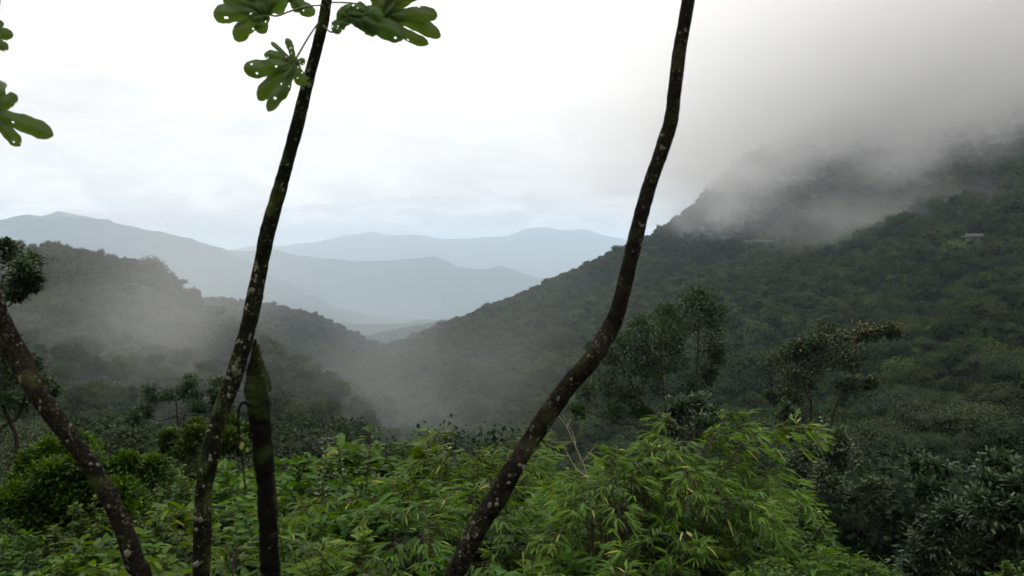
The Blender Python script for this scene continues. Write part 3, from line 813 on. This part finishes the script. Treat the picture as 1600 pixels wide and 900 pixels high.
# leafy shrubs in the middle distance, by the trees
clump_tree('shrub', (1080, 760), [[(1080, 700), (1078, 660)]], [(1045, 640, 14), (1065, 635, 14), (1090, 633, 14), (1110, 640, 14), (1058, 655, 18), (1085, 655, 18), (1110, 662, 16), (1120, 655, 10), (1040, 660, 12)],
    19, M_pale, (.10, .05), 90, 'pale olive shrub rising just above the top of the bright bamboo', 'shrub', seed=5)
clump_tree('shrub', (1270, 840), [[(1265, 760), (1260, 700)]], [(1228, 668, 14), (1250, 672, 14), (1275, 668, 15), (1240, 690, 16), (1265, 692, 18), (1290, 690, 15), (1245, 715, 18), (1275, 718, 18), (1300, 715, 16), (1320, 735, 16), (1290, 745, 20), (1260, 745, 20), (1325, 760, 16), (1225, 640, 10), (1300, 775, 20)],
    17, M_pale, (.085, .045), 100, 'pale-leaved shrub in the gap right of the bright bamboo', 'shrub', seed=6)
clump_tree('shrub', (1530, 980), [[(1530, 880), (1530, 800)], [(1580, 880), (1580, 780)]],
    [(1480, 752, 16), (1500, 745, 18), (1525, 748, 18), (1550, 742, 18), (1575, 735, 20), (1595, 722, 18), (1600, 745, 22), (1470, 775, 20), (1500, 775, 24), (1535, 778, 24), (1570, 770, 24), (1600, 780, 24),
     (1480, 810, 24), (1515, 815, 26), (1550, 812, 26), (1590, 815, 26), (1460, 840, 22), (1495, 850, 26), (1535, 855, 28), (1575, 855, 28), (1610, 850, 26), (1450, 875, 24), (1490, 890, 28), (1540, 895, 28), (1590, 895, 28), (1620, 790, 30), (1440, 905, 24)],
    9.5, M_pale, (.075, .032), 110, 'blue-green glossy shrub filling the bottom right corner', 'shrub', seed=7, trunk_r=.03)
clump_tree('shrub', (100, 860), [[(100, 800), (100, 740)]], [(60, 722, 18), (85, 708, 18), (108, 700, 16), (130, 708, 18), (155, 712, 18), (40, 740, 20), (75, 738, 24), (115, 732, 24), (155, 738, 22), (185, 728, 18), (25, 765, 20), (60, 770, 26), (105, 768, 28), (150, 770, 26), (195, 762, 24),
     (30, 800, 26), (75, 805, 28), (125, 805, 28), (175, 802, 26), (215, 745, 20), (220, 790, 24), (210, 825, 24)],
    9.0, M_broad, (.05, .026), 190, 'dense dome of tiny leaves crossed by the leaning left trunk', 'shrub', seed=8, trunk_r=.03, dens=14)
clump_tree('shrub', (300, 800), [[(300, 740), (300, 700)]], [(268, 684, 12), (290, 678, 13), (312, 676, 13), (335, 680, 13), (350, 690, 12), (280, 700, 16), (305, 698, 18), (335, 702, 16), (262, 702, 12), (370, 690, 10), (360, 708, 14)],
    13, M_fine, (.075, .035), 110, 'bright green rounded shrub at the foot of the small umbrella-shaped tree', 'shrub', seed=9, trunk_r=.03)

# bare dead branches
def dead_branches():
    D = 8.5; b = at(925, 800, D); root = np.array([b.x, b.y, gz(b.x, b.y)])
    e = empty('dead_shrub', Vector(root), 'bare pale dead branches sticking up between the slanting dark trunk and the bamboo', 'dead shrub')
    t = Tubes()
    for P, r in (([(925, 800), (918, 745), (900, 700), (886, 668), (872, 648)], .012), ([(900, 700), (896, 680), (880, 650)], .006), ([(918, 745), (902, 735), (888, 712), (880, 696)], .008),
                 ([(893, 690), (870, 692), (845, 686)], .005), ([(888, 712), (866, 712), (842, 716)], .005), ([(886, 668), (892, 655), (893, 645)], .004), ([(910, 722), (925, 705), (935, 690)], .005)):
        Q = [np.array(at(a, c, D)) - root for a, c in P]
        if P[0] == (925, 800): Q = [np.zeros(3)] + Q
        Q = [q + np.array([0, .05 * math.sin(7 * i_), 0]) for i_, q in enumerate(Q)]
        t.add(catmull(Q, 12), [r, r * .35], 6, .08, RNG)
    link('branch', t.mesh('branch'), M_dead, e)
dead_branches()

# ------------------------------------------------------------------ undergrowth plants
def shoot_plant(seed, kind):
    rng = np.random.default_rng(seed); tb = Tubes(); lf = Leaves()
    if kind == 'broad':
        ns, Hh, R, l, w = 20, 1.5, .75, .115, .055
        l *= (1.0, 1.35, 1.7, 1.2, 2.0)[seed % 5]; w *= (1.0, 1.45, 1.5, 1.1, 1.9)[seed % 5]; ns = (20, 16, 12, 18, 10)[seed % 5]
    elif kind == 'fine':
        ns, Hh, R, l, w = 24, 1.4, .75, .07, .036
    elif kind == 'narrow':
        ns, Hh, R, l, w = 16, 1.5, .75, .19, .048
    for s in range(ns):
        a = rng.random() * 6.283; q = R * math.sqrt(rng.random()); tipz = Hh * (1 - .35 * (q / R) ** 2) * rng.uniform(.8, 1.08)
        tip = np.array([q * math.cos(a), q * math.sin(a), tipz])
        P = catmull([(.1 * math.cos(a), .1 * math.sin(a), -.3), (q * .5 * math.cos(a + .3), q * .5 * math.sin(a + .3), tipz * .5), tip], 12)
        tb.add(P, [.011, .004], 5)
        br = [P]
        for k in range(4 if kind != 'fine' else 7):
            i0 = rng.integers(4, 11); d = rdir(rng, 1, .5)[0]
            q2 = catmull([P[i0], P[i0] + d * .16, P[i0] + d * .26 + [0, 0, .03]], 6)
            tb.add(q2, [.005, .002], 4); br.append(q2)
        for B in br:
            tot = np.linalg.norm(np.diff(B, axis=0), axis=1).sum()
            main = B is P
            n = int(tot * (.65 if main else 1.0) / (.032 if kind != 'fine' else .018)) + 3
            t_ = np.linspace(.38 if main else .1, 1, n)
            idx = t_ * (len(B) - 1); i1 = np.minimum(idx.astype(int), len(B) - 2); f = (idx - i1)[:, None]
            pos = B[i1] * (1 - f) + B[i1 + 1] * f; tg = norm(B[i1 + 1] - B[i1])
            ph = np.arange(n) * 2.4 + rng.random() * 6
            side = np.stack([np.cos(ph), np.sin(ph), np.zeros(n)], 1)
            d = norm(side + tg * .55 + rng.normal(0, .2, (n, 3)) + np.array([0, 0, -.12 if kind != 'narrow' else -.35]))
            nr_ = norm(np.array([0, 0, 1.0]) + rng.normal(0, .6, (n, 3)) + tg * .3)
            young_shade = np.clip((t_ - .75) * 1.6, 0, .4) + np.clip((pos[:, 2] / Hh - .68) * 1.5, -.4, .3)  # young shoot ends paler; low leaves darkened, shade painted inside the shrub
            tint = np.clip(.22 + young_shade + rng.normal(0, .16, n), 0, .95)
            tint = np.where(rng.random(n) < .004, 1.0, tint)
            lf.add(pos, d, nr_, l * rng.uniform(.65, 1.25, n), w * rng.uniform(.75, 1.2, n), tint)
    return tb.mesh('stem'), lf.mesh('foliage', 1, .22)

def bamboo_plant(seed, H=2.1, nc=15, lean=(.3, -.1)):
    rng = np.random.default_rng(seed); tb = Tubes(); lf = Leaves()
    for s in range(nc):
        a = rng.random() * 6.283; q = rng.uniform(.2, 1.0); hh = H * rng.uniform(.65, 1.05)
        o_ = np.array([math.cos(a), math.sin(a), 0]) * .15
        d = np.array([math.cos(a) * q + lean[0] * .4, math.sin(a) * q + lean[1] * .4, 0])
        P = catmull([o_ + [0, 0, -.3], o_ + d * .25 + [0, 0, hh * .55], o_ + d * .6 + [0, 0, hh * .92], o_ + d * 1.0 + [0, 0, hh * .95], o_ + d * 1.25 + [0, 0, hh * .84]], 20)
        tb.add(P, [.009, .003], 5)
        for i0 in range(8, 20):
            for rep in range(2):
                if rng.random() < .25: continue
                sd = norm(np.cross(P[min(i0, 18) + 1] - P[min(i0, 18)], [0, 0, 1.0])) * (1 if (i0 + rep) % 2 else -1)
                tdir = norm(sd * .8 + norm(d + [.01, 0, 0]) * .8 + rng.normal(0, .3, 3) + [0, 0, .1])
                tl = rng.uniform(.08, .24); T = P[i0] + tdir * tl
                tb.add(catmull([P[i0], P[i0] + tdir * tl * .6 + [0, 0, .02], T], 4), [.003, .0015], 4, cap=False)
                n = rng.integers(3, 6)
                fan = np.linspace(-.55, .55, n)[:, None]
                side = norm(np.cross(tdir, [0, 0, 1.0]))
                dd = norm(tdir[None] + side[None] * fan + rng.normal(0, .15, (n, 3)) + np.array([lean[0] * .5, 0, -.05]))
                pos = P[i0] + tdir[None] * tl * rng.uniform(.6, 1, (n, 1))
                tint = np.clip(.05 + .6 * (i0 - 7) / 12 + .3 * np.clip(P[i0][2] / H - .7, -1, .3) + rng.normal(0, .15, n), 0, .95); tint = np.where(rng.random(n) < .015, 1.0, tint)  # blades brighter at culm tips; inner and lower ones darkened as painted shade
                lf.add(pos, dd, norm(np.array([0, 0, 1.0]) + rng.normal(0, .35, (n, 3))), rng.uniform(.14, .24, n), rng.uniform(.024, .038, n), tint)
    return tb.mesh('culm'), lf.mesh('foliage', 1, .38, fold=.12, belly=.4)

kinds = {
 'broad': ([shoot_plant(100 + k, 'broad') for k in range(5)], M_broad),
 'fine': ([shoot_plant(120 + k, 'fine') for k in range(3)], M_fine),
 'narrow': ([shoot_plant(140 + k, 'narrow') for k in range(3)], M_broad),
 'bamboo': ([bamboo_plant(160 + k) for k in range(4)], M_bamboo)}
for k, (lst, mt) in kinds.items():
    for a, b in lst: a.materials.append(M_twig); b.materials.append(mt)

SIL = ([-400, 0, 60, 110, 200, 260, 340, 430, 500, 560, 620, 700, 800, 850, 930, 960, 1050, 1130, 1220, 1260, 1330, 1430, 1500, 1600, 2000],
       [740, 800, 760, 740, 735, 712, 712, 715, 700, 692, 705, 690, 694, 725, 745, 730, 730, 735, 750, 800, 860, 900, 860, 850, 850])
LAB = {'broad': ('broad-leaved green shrub in the undergrowth along the bottom of the view', 'shrub', 'broad-leaved shrubs of the undergrowth', 'shrub'),
       'fine': ('small-leaved dark green shrub in the undergrowth along the bottom of the view', 'shrub', 'small-leaved shrubs of the undergrowth', 'shrub'),
       'narrow': ('narrow-leaved drooping green shrub in the undergrowth along the bottom of the view', 'shrub', 'narrow-leaved shrubs of the undergrowth', 'shrub'),
       'bamboo': ('low bright green bamboo with drooping blades in the undergrowth at the bottom of the view', 'bamboo', 'bamboo clumps of the undergrowth', 'bamboo')}
def plant(kind, x, y, topz_, rng, label=None, group=True, s=None, rot=None, hh=1.55):
    lst, mt = kinds[kind]
    a, b = lst[rng.integers(0, len(lst))]
    g = gz(x, y); h = topz_ - g
    s = h / hh if s is None else s
    s = min(max(s, .55), 1.25)
    lab = LAB[kind]
    e = empty(lab[3] if kind != 'bamboo' else 'bamboo_clump', (x, y, topz_ - s * hh), label or lab[0], lab[1], lab[2] if group else None)
    e.rotation_euler = (rng.normal(0, .06), rng.normal(0, .06), rng.random() * 6.28 if rot is None else rot)
    e.scale = (s, s, s)
    link('stem' if kind != 'bamboo' else 'culm', a, None, e); link('foliage', b, None, e)
    return e
rng = np.random.default_rng(21)
cnt = 0
yy = 4.6
while yy < 13.5:
    sp = .80 + .02 * yy
    xs = np.arange((-330 - 800) / F * yy, (1950 - 800) / F * yy, sp)
    for x in xs:
        X = x + rng.uniform(-.3, .3); Y = yy + rng.uniform(-.3, .3)
        px = 800 + F * X / Y
        t = np.clip((1 / Y - 1 / 13.0) / (1 / 4.6 - 1 / 13.0), 0, 1)
        sil = np.interp(px, *SIL); py = sil * (1 - t) + (905 if px < 1250 else 960) * t + rng.normal(0, 9)
        if px > 1290 and py > 930: continue
        if px > 1430 and 8 < Y < 11: continue
        w = rng.random()
        if px < 270 and Y > 7: kind = 'fine' if w < .7 else 'broad'
        elif px < 620: kind = 'broad' if w < .72 else ('bamboo' if w < .84 and Y < 7.5 else 'narrow')
        elif px > 1130: kind = 'narrow' if w < .5 else 'fine'
        elif px < 1300: kind = ('bamboo' if w < .26 else 'broad' if w < .62 else 'narrow' if w < .88 else 'fine')
        else: kind = 'fine' if w < .5 else 'broad'
        plant(kind, X, Y, at(px, py, Y).z, rng, hh=1.45 if kind != 'bamboo' else 1.95)
        cnt += 1
    yy += sp * .9
print('plants', cnt)
# the big bright bamboo right of centre
for n_, (px, py, Y, s) in enumerate([(1060, 692, 7.0, .68), (985, 722, 7.0, .60), (1115, 672, 7.8, .70), (1030, 755, 6.4, .55), (940, 752, 6.4, .55), (1085, 775, 6.6, .55)]):
    p = at(px, py, Y)
    lb = ['bright green bamboo clump forming the high crest right of the slanting dark trunk', 'bright bamboo clump with pale curved blades left of the high bamboo crest',
          'bright bamboo clump leaning out to the right over the dark gap', 'bamboo clump in front of and below the high bamboo crest', 'low bamboo clump beside the bare dead branches', 'bamboo clump hanging lowest on the right side of the bright bamboo mass'][n_]
    plant('bamboo', p.x, p.y, p.z, rng, label=lb, s=s, rot=rng.normal(0, .5), hh=1.95, group=True)

# a few upright leafy saplings above the undergrowth
def sapling(px, py, Y, H, label, seed, mat=M_broad, l=.10, bend=.1):
    rng = np.random.default_rng(seed); p = at(px, py, Y); e = empty('sapling', (p.x, p.y, p.z - H), label, 'sapling')
    P = catmull([(0, 0, 0), (bend * .3, .02, H * .5), (bend, 0, H)], 14); tb = Tubes(); tb.add(P, [.012, .003], 6)
    lf = Leaves(); n = int(H / .035); t_ = np.linspace(.35, 1, n); idx = t_ * 13; i1 = np.minimum(idx.astype(int), 12); f = (idx - i1)[:, None]
    pos = P[i1] * (1 - f) + P[i1 + 1] * f; ph = np.arange(n) * 2.4
    d = norm(np.stack([np.cos(ph), np.sin(ph), .35 + 0 * ph], 1) + rng.normal(0, .2, (n, 3)))
    lf.add(pos + d * .03, d, norm(np.array([0, 0, 1.0]) + rng.normal(0, .3, (n, 3))), l * rng.uniform(.7, 1.2, n), l * .5 * rng.uniform(.8, 1.2, n), np.clip(.6 + rng.normal(0, .2, n), 0, .95))
    link('stem', tb.mesh('stem'), M_twig, e); link('foliage', lf.mesh('foliage', 1, .2), mat, e)
sapling(497, 684, 9, 1.3, 'pale-leaved sapling just right of the mossy stump, leftmost of the upright ones', 1, M_pale, .08)
sapling(540, 683, 9.5, 1.3, 'upright sapling with pale leaves next to the tallest shoot', 2, M_pale, .08, -.1)
sapling(566, 668, 9, 1.4, 'tallest slender green sapling shoot above the undergrowth right of the stump', 3, M_broad, .11)
sapling(1278, 655, 15, 2.0, 'slender pale shoot above the pale shrub right of the bamboo', 4, M_pale, .09)

# ------------------------------------------------------------------ the near trunks
def trunk_tree(name, pts, label, mat, sides=20, seed=0, bump=.025, cat='tree', wf=1.0):
    """pts: (px, py, width_px, distance) from top to bottom; carried on down into the soil"""
    rng = np.random.default_rng(seed)
    P = [np.array(at(a, b, D)) for a, b, w, D in pts]; R = [w * wf * D / F / 2 for a, b, w, D in pts]
    lastx, lasty = P[-1][0], P[-1][1]; g = gz(lastx, lasty)
    dirn = P[-1] - P[-2]; dirn = dirn / np.linalg.norm(dirn)
    foot = np.array([lastx + dirn[0] * .3, lasty + dirn[1] * .3 - .05, g - .15]); P.append(foot); R.append(R[-1] * 1.35)
    e = empty(name, (foot[0], foot[1], g), label, cat)
    base = np.array([foot[0], foot[1], g])
    P = catmull(np.array(P) - base, 150)
    tb = Tubes()
    Rr = np.interp(np.linspace(0, 1, 150), np.linspace(0, 1, len(R)), R)
    # leaf-scar rings and swellings
    Rr = Rr * (1 + .035 * np.sin(np.cumsum(rng.uniform(.1, .6, 150))) + .012 * rng.normal(0, 1, 150))
    P = P + np.cumsum(rng.normal(0, .0006, P.shape), 0) * np.linspace(1, .2, 150)[:, None]
    tb.add(P[::-1], Rr[::-1], sides, bump, rng)
    link('trunk', tb.mesh('trunk'), mat, e)
    return e, base

def lobed_leaf(parent, base, cpx, cpy, D, lobes, petiole=None, seed=0, tilt=(0, 0), tint=.5):
    """palmate leaf: lobes (tip px, tip py, width px) radiate from the petiole joint, each lobe bowed and drooping in depth"""
    rng = np.random.default_rng(seed)
    c = np.array(at(cpx, cpy, D)) - base; k = D / F
    V = []; Q = []; T = []; tn = []
    for li, (tx, ty, w) in enumerate(lobes):
        ax = np.array([(tx - cpx) * k, 0, -(ty - cpy) * k]); ln = np.linalg.norm(ax); u = ax / ln; s = np.array([-u[2], 0, u[0]])
        W_ = w * k * 1.07
        dz = rng.uniform(-.25, .25) * ln; slope = tilt[0] * ax[0] + tilt[1] * ax[2]
        NL, NW = 26, 11
        prof_t = np.linspace(0, 1, NL); prof = np.interp(prof_t, [0, .12, .3, .5, .68, .82, .91, .97, 1], [.50, .72, .80, .88, 1.0, .97, .80, .50, .15])
        start = len(V)
        jit = 1 + .045 * np.sin(prof_t * rng.uniform(18, 30) + rng.random() * 6) + rng.normal(0, .02, NL)
        bend = rng.normal(0, .05) * ln
        for t, p_, j_ in zip(prof_t, prof, jit):
            cen = c + u * ln * t + s * bend * math.sin(t * 3.14) + np.array([0, dz * t * t + slope * t - .06 * ln * math.sin(t * 3.14), -.05 * ln * t * t])
            hw = W_ * .5 * p_ * j_
            for q in np.linspace(-1, 1, NW):
                ripple = .05 * W_ * math.sin(t * 14 + q * 2 + li)
                V.append(cen + s * hw * q + np.array([0, -.18 * W_ * (1 - abs(q)) * p_ + ripple, 0]))
                vein = .25 if abs(q) < .1 else (.10 if int(t * 22 + abs(q) * 5) % 3 == 0 else 0)
                tn.append(np.clip(tint + .12 * (abs(q) - .5) + vein + .25 * mnoise.noise(Vector((t * 4 + li * 3, q * 2, seed))), 0, .9))
        for i_ in range(NL - 1):
            for j_ in range(NW - 1):
                hn = mnoise.noise(Vector((i_ * .42 + li * 9, j_ * .47, seed * 5.3)))
                if hn > .56 and i_ > 5 and rng.random() < .85: continue      # insect holes
                a = start + i_ * NW + j_; Q.append((a, a + 1, a + NW + 1, a + NW))
    me = np_mesh('leaf', V, Q, None, tn, smooth=True)
    ob = link('leaf', me, M_cec, parent)
    if petiole:
        P = [np.array(at(a, b, D)) - base for a, b in petiole]
        tb = Tubes(); tb.add(catmull(P, 16), [.0055, .004], 7)
        for (tx, ty, w) in lobes:      # midribs under the lobes
            tipv = np.array(at(tx, ty, D)) - base
            tb.add(catmull([c + [0, -.004, 0], c * .6 + tipv * .4 + [0, -.02 * 1, 0]], 4), [.003, .001], 4)
        link('petiole', tb.mesh('petiole'), M_petiole, ob)
    return ob

eB, bB = trunk_tree('trumpet_tree', [(560, -330, 9, 4.5), (530, -130, 13, 4.5), (511, 0, 16, 4.5), (502, 50, 17, 4.5), (484, 120, 18, 4.5), (465, 200, 20, 4.5), (440, 290, 22, 4.5), (420, 360, 23, 4.5), (406, 430, 24, 4.5), (394, 490, 25, 4.45), (378, 550, 26, 4.4), (366, 590, 26, 4.4),
    (345, 650, 27, 4.35), (329, 713, 28, 4.3), (321, 760, 27, 4.3), (318, 806, 27, 4.3), (316, 890, 27, 4.3), (315, 940, 28, 4.3)],
    'slender leaning tree with big lobed leaves at its top, before the left mountains', M_trunkg, seed=1)
eC, bC = trunk_tree('forest_edge_tree', [(1120, -330, 18, 4.1), (1096, -120, 20, 4.1), (1076, 0, 23, 4.1), (1062, 80, 22, 4.1), (1055, 140, 23, 4.1), (1049, 185, 25, 4.1), (1035, 235, 24, 4.1), (1016, 290, 25, 4.1), (1000, 350, 25, 4.1), (985, 410, 26, 4.1), (968, 480, 28, 4.1), (950, 522, 30, 4.1),
    (925, 562, 32, 4.0), (890, 602, 32, 4.0), (859, 645, 32, 4.0), (830, 690, 32, 4.0), (804, 732, 33, 3.9), (780, 776, 37, 3.9), (758, 808, 38, 3.9), (738, 845, 34, 3.9), (720, 885, 34, 3.9), (708, 930, 35, 3.9)],
    'dark lichen-spotted trunk curving from the bottom centre to the top right of centre', M_trunk, seed=2, wf=.92)
eA, bA = trunk_tree('leaning_tree', [(20, -330, 16, 3.7), (4, -120, 18, 3.7), (-9, 0, 22, 3.7), (-22, 90, 24, 3.7), (-40, 220, 30, 3.7), (-48, 330, 36, 3.6), (-34, 420, 42, 3.6), (0, 505, 42, 3.6), (28, 560, 40, 3.6), (54, 610, 36, 3.5), (101, 674, 35, 3.5), (135, 720, 34, 3.5), (166, 772, 33, 3.5), (190, 822, 34, 3.5), (209, 880, 36, 3.5), (226, 940, 38, 3.5)],
    'leaning lichen-spotted trunk at the lower left, bearing lobed leaves at the left edge', M_trunk, seed=3, wf=.82)

lobed_leaf(eB, bB, 416, 21, 4.45, [(334, 18, 30), (362, 54, 27), (405, 50, 21), (350, -12, 30), (385, -45, 32), (425, -50, 30), (452, -20, 24)], [(416, 21), (432, 25), (452, 18), (480, 10), (505, 8)], 1)
lobed_leaf(eB, bB, 452, -12, 4.7, [(492, 22, 20), (470, 14, 22), (430, 20, 24), (410, -30, 30), (450, -60, 30), (490, -40, 26)], [(452, -12), (480, -8), (508, 0)], 2, tint=.7)
lobed_leaf(eB, bB, 459, 98, 4.3, [(386, 108, 27), (398, 148, 23), (422, 171, 19), (440, 153, 13), (474, 131, 19), (478, 95, 11), (448, 58, 11), (421, 61, 7), (411, 80, 14)], [(459, 98), (468, 82), (482, 58), (497, 36)], 3, tint=.55)
lobed_leaf(eB, bB, 604, 27, 4.5, [(667, 61, 17), (686, 47, 23), (683, 20, 24), (660, -16, 30), (622, -30, 30), (588, -14, 26), (578, 8, 15)], [(604, 27), (588, 22), (565, 8), (540, 4), (512, 4)], 4)
lobed_leaf(eB, bB, 548, 28, 4.35, [(630, 50, 30), (600, 22, 26), (572, 8, 24), (540, 6, 20), (520, 48, 20), (527, 22, 20), (590, 48, 22)], [(548, 28), (530, 45), (517, 50), (505, 40)], 5, tint=.35)
lobed_leaf(eA, bA, -14, 178, 3.7, [(81, 206, 27), (32, 224, 20), (27, 146, 20), (-10, 120, 30), (-60, 140, 30), (-70, 190, 30), (-40, 225, 26)], [(-14, 178), (-25, 150), (-20, 90)], 6)
lobed_leaf(eA, bA, -26, 52, 3.7, [(19, 52, 18), (17, 76, 15), (0, 30, 16), (-40, 10, 20), (-70, 50, 20), (-50, 80, 20), (-15, 84, 14)], [(-26, 52), (-20, 30), (-14, 10)], 7)
lobed_leaf(eB, bB, 560, -210, 4.6, [(640, -180, 30), (620, -250, 30), (560, -290, 30), (500, -250, 30), (480, -190, 28), (520, -140, 26), (600, -140, 26)], [(560, -210), (545, -190), (538, -160)], 8)

# mossy broken stump, very near
eD, bD = trunk_tree('broken_stump', [(399, 531, 5, 2.6), (399, 545, 8, 2.6), (399, 562, 15, 2.6), (401, 580, 25, 2.6), (403, 602, 35, 2.6), (406, 625, 38, 2.6), (410, 665, 35, 2.6), (414, 715, 34, 2.6), (418, 760, 31, 2.6), (420, 810, 31, 2.6), (422, 880, 31, 2.6), (424, 940, 32, 2.6)],
    'dark broken stump with a pointed mossy tip right of the leaning slender tree', M_stump, sides=22, seed=4, bump=.05, cat='stump', wf=.93)
# splintered wood round the broken tip
sp_ = Tubes(); _q = np.random.default_rng(9)
for k in range(16):
    x0 = 402 + _q.uniform(-13, 13); y0 = 600 - abs(_q.normal(0, 6)); tx = 400 + (x0 - 402) * .45 + _q.normal(0, 1.5); ty = y0 - _q.uniform(12, 48) * (1 - abs(x0 - 402) / 26)
    sp_.add(catmull([np.array(at(x0, y0, 2.585)) - bD, np.array(at((x0 + tx) / 2, (y0 + ty) / 2, 2.58)) - bD, np.array(at(tx, ty, 2.59)) - bD], 6), [.0055, .0008], 5, .15, _q)
link('splinter', sp_.mesh('splinter', False), M_stump, eD)

def tufts(parent, base, px0, py0, px1, py1, D, n, mat, seed, size=.012, nm='moss', w=16):
    rng = np.random.default_rng(seed); lf = Leaves()
    t = rng.random(n); c0 = np.array(at(px0, py0, D)) - base; c1 = np.array(at(px1, py1, D)) - base
    wr = np.interp(t, [0, .4, .75, 1], [.12, .45, .95, 1]) * w * D / F
    a = rng.random(n) * 6.283
    off = np.stack([np.cos(a), np.sin(a), 0 * a], 1)
    pos = c0 + (c1 - c0) * t[:, None] + off * wr[:, None] * .95
    lf.add(pos, norm(off + rdir(rng, n) * .8), rdir(rng, n), size * rng.uniform(.6, 1.5, n), size * .5, np.clip(rng.normal(.5, .25, n), 0, .9))
    link(nm, lf.mesh(nm, 0, .2), mat, parent)
M_mossleaf = leaf_mat('moss_tuft', (.015, .020, .006), (.055, .065, .016), transl=.2, rough=.9, spec=.05, rnd=.1)
tufts(eD, bD, 399, 540, 405, 610, 2.6, 1100, M_mossleaf, 3, size=.008, w=17)
tufts(eC, bC, 905, 583, 880, 612, 4.0, 120, M_mossleaf, 5, size=.012, w=15)
tufts(eB, bB, 372, 580, 345, 650, 4.38, 350, M_mossleaf, 6, size=.014, w=13)
# lichen crusts on the bark (raised discs)
def crusts(parent, spots, base, seed):
    rng = np.random.default_rng(seed); import bmesh
    bm = bmesh.new()
    for px, py, D, r in spots:
        for q in range(2):       # each crust is a few ragged flat patches that run together
            rr_ = r * D / F * rng.uniform(.35, .65)
            c = Vector(np.array(at(px + rng.normal(0, r * .35), py + rng.normal(0, r * .55), D)) - base)
            res = bmesh.ops.create_icosphere(bm, subdivisions=3, radius=1)
            ph = rng.random() * 9
            for v in res['verts']:
                f = 1 + .75 * mnoise.noise(v.co * 2.6 + Vector((ph, 0, 0)))
                v.co = c + Vector((v.co.x * rr_ * f, v.co.y * rr_ * .35, v.co.z * rr_ * f * 1.2))
    me = bpy.data.meshes.new('lichen'); bm.to_mesh(me); bm.free()
    for p in me.polygons: p.use_smooth = True
    link('lichen', me, M_lich, parent)
M_lich = plain_mat('lichen', (.095, .09, .065), .95, 120, .6)
crusts(eB, [(364, 577, 4.33, 7), (357, 619, 4.30, 5), (329, 715, 4.24, 5), (316, 735, 4.23, 3), (309, 810, 4.23, 6), (307, 828, 4.23, 4), (306, 880, 4.23, 6), (318, 762, 4.22, 3), (400, 430, 4.40, 3), (396, 452, 4.40, 3)], bB, 1)
crusts(eA, [(141, 726, 3.43, 4), (171, 790, 3.43, 4), (200, 865, 3.43, 7), (192, 803, 3.43, 3), (62, 628, 3.43, 3), (104, 690, 3.43, 2.5)], bA, 2)
crusts(eC, [(833, 671, 3.93, 4), (813, 730, 3.83, 5), (794, 753, 3.83, 4), (775, 783, 3.83, 5), (764, 790, 3.83, 4), (872, 622, 3.93, 3), (738, 818, 3.83, 5), (745, 838, 3.83, 3), (720, 868, 3.83, 4), (893, 590, 3.93, 3)], bC, 3)

# dangling dead twig hooked on the stump
tw = empty('hanging_twig', at(383, 632, 2.55), 'thin dead twig with two yellowing leaves hanging off the left side of the stump', 'twig')
b0 = np.array(at(383, 632, 2.55)); tb = Tubes()
tb.add(catmull([np.array(at(a, b, 2.55)) - b0 for a, b in ((392, 634), (382, 629), (375, 634), (372, 655), (375, 690), (380, 730), (383, 765))], 24), [.006, .004, .0035, .002], 6, .1, RNG)
link('stem', tb.mesh('stem'), M_stump, tw)
M_yel = leaf_mat('yellow_leaf', (.10, .15, .02), (.13, .18, .03), transl=.35)
for a, b, l_ in ((379, 690, .026), (378, 752, .02), (386, 699, .016)):
    lf = Leaves()
    lf.add(np.array(at(a, b, 2.53)) - b0, (.5 - l_ * 20, -.3, -.6), (.3, -1, .6), l_, l_ * .6, .8)
    link('leaf', lf.mesh('leaf', 1, .1), M_yel, tw)
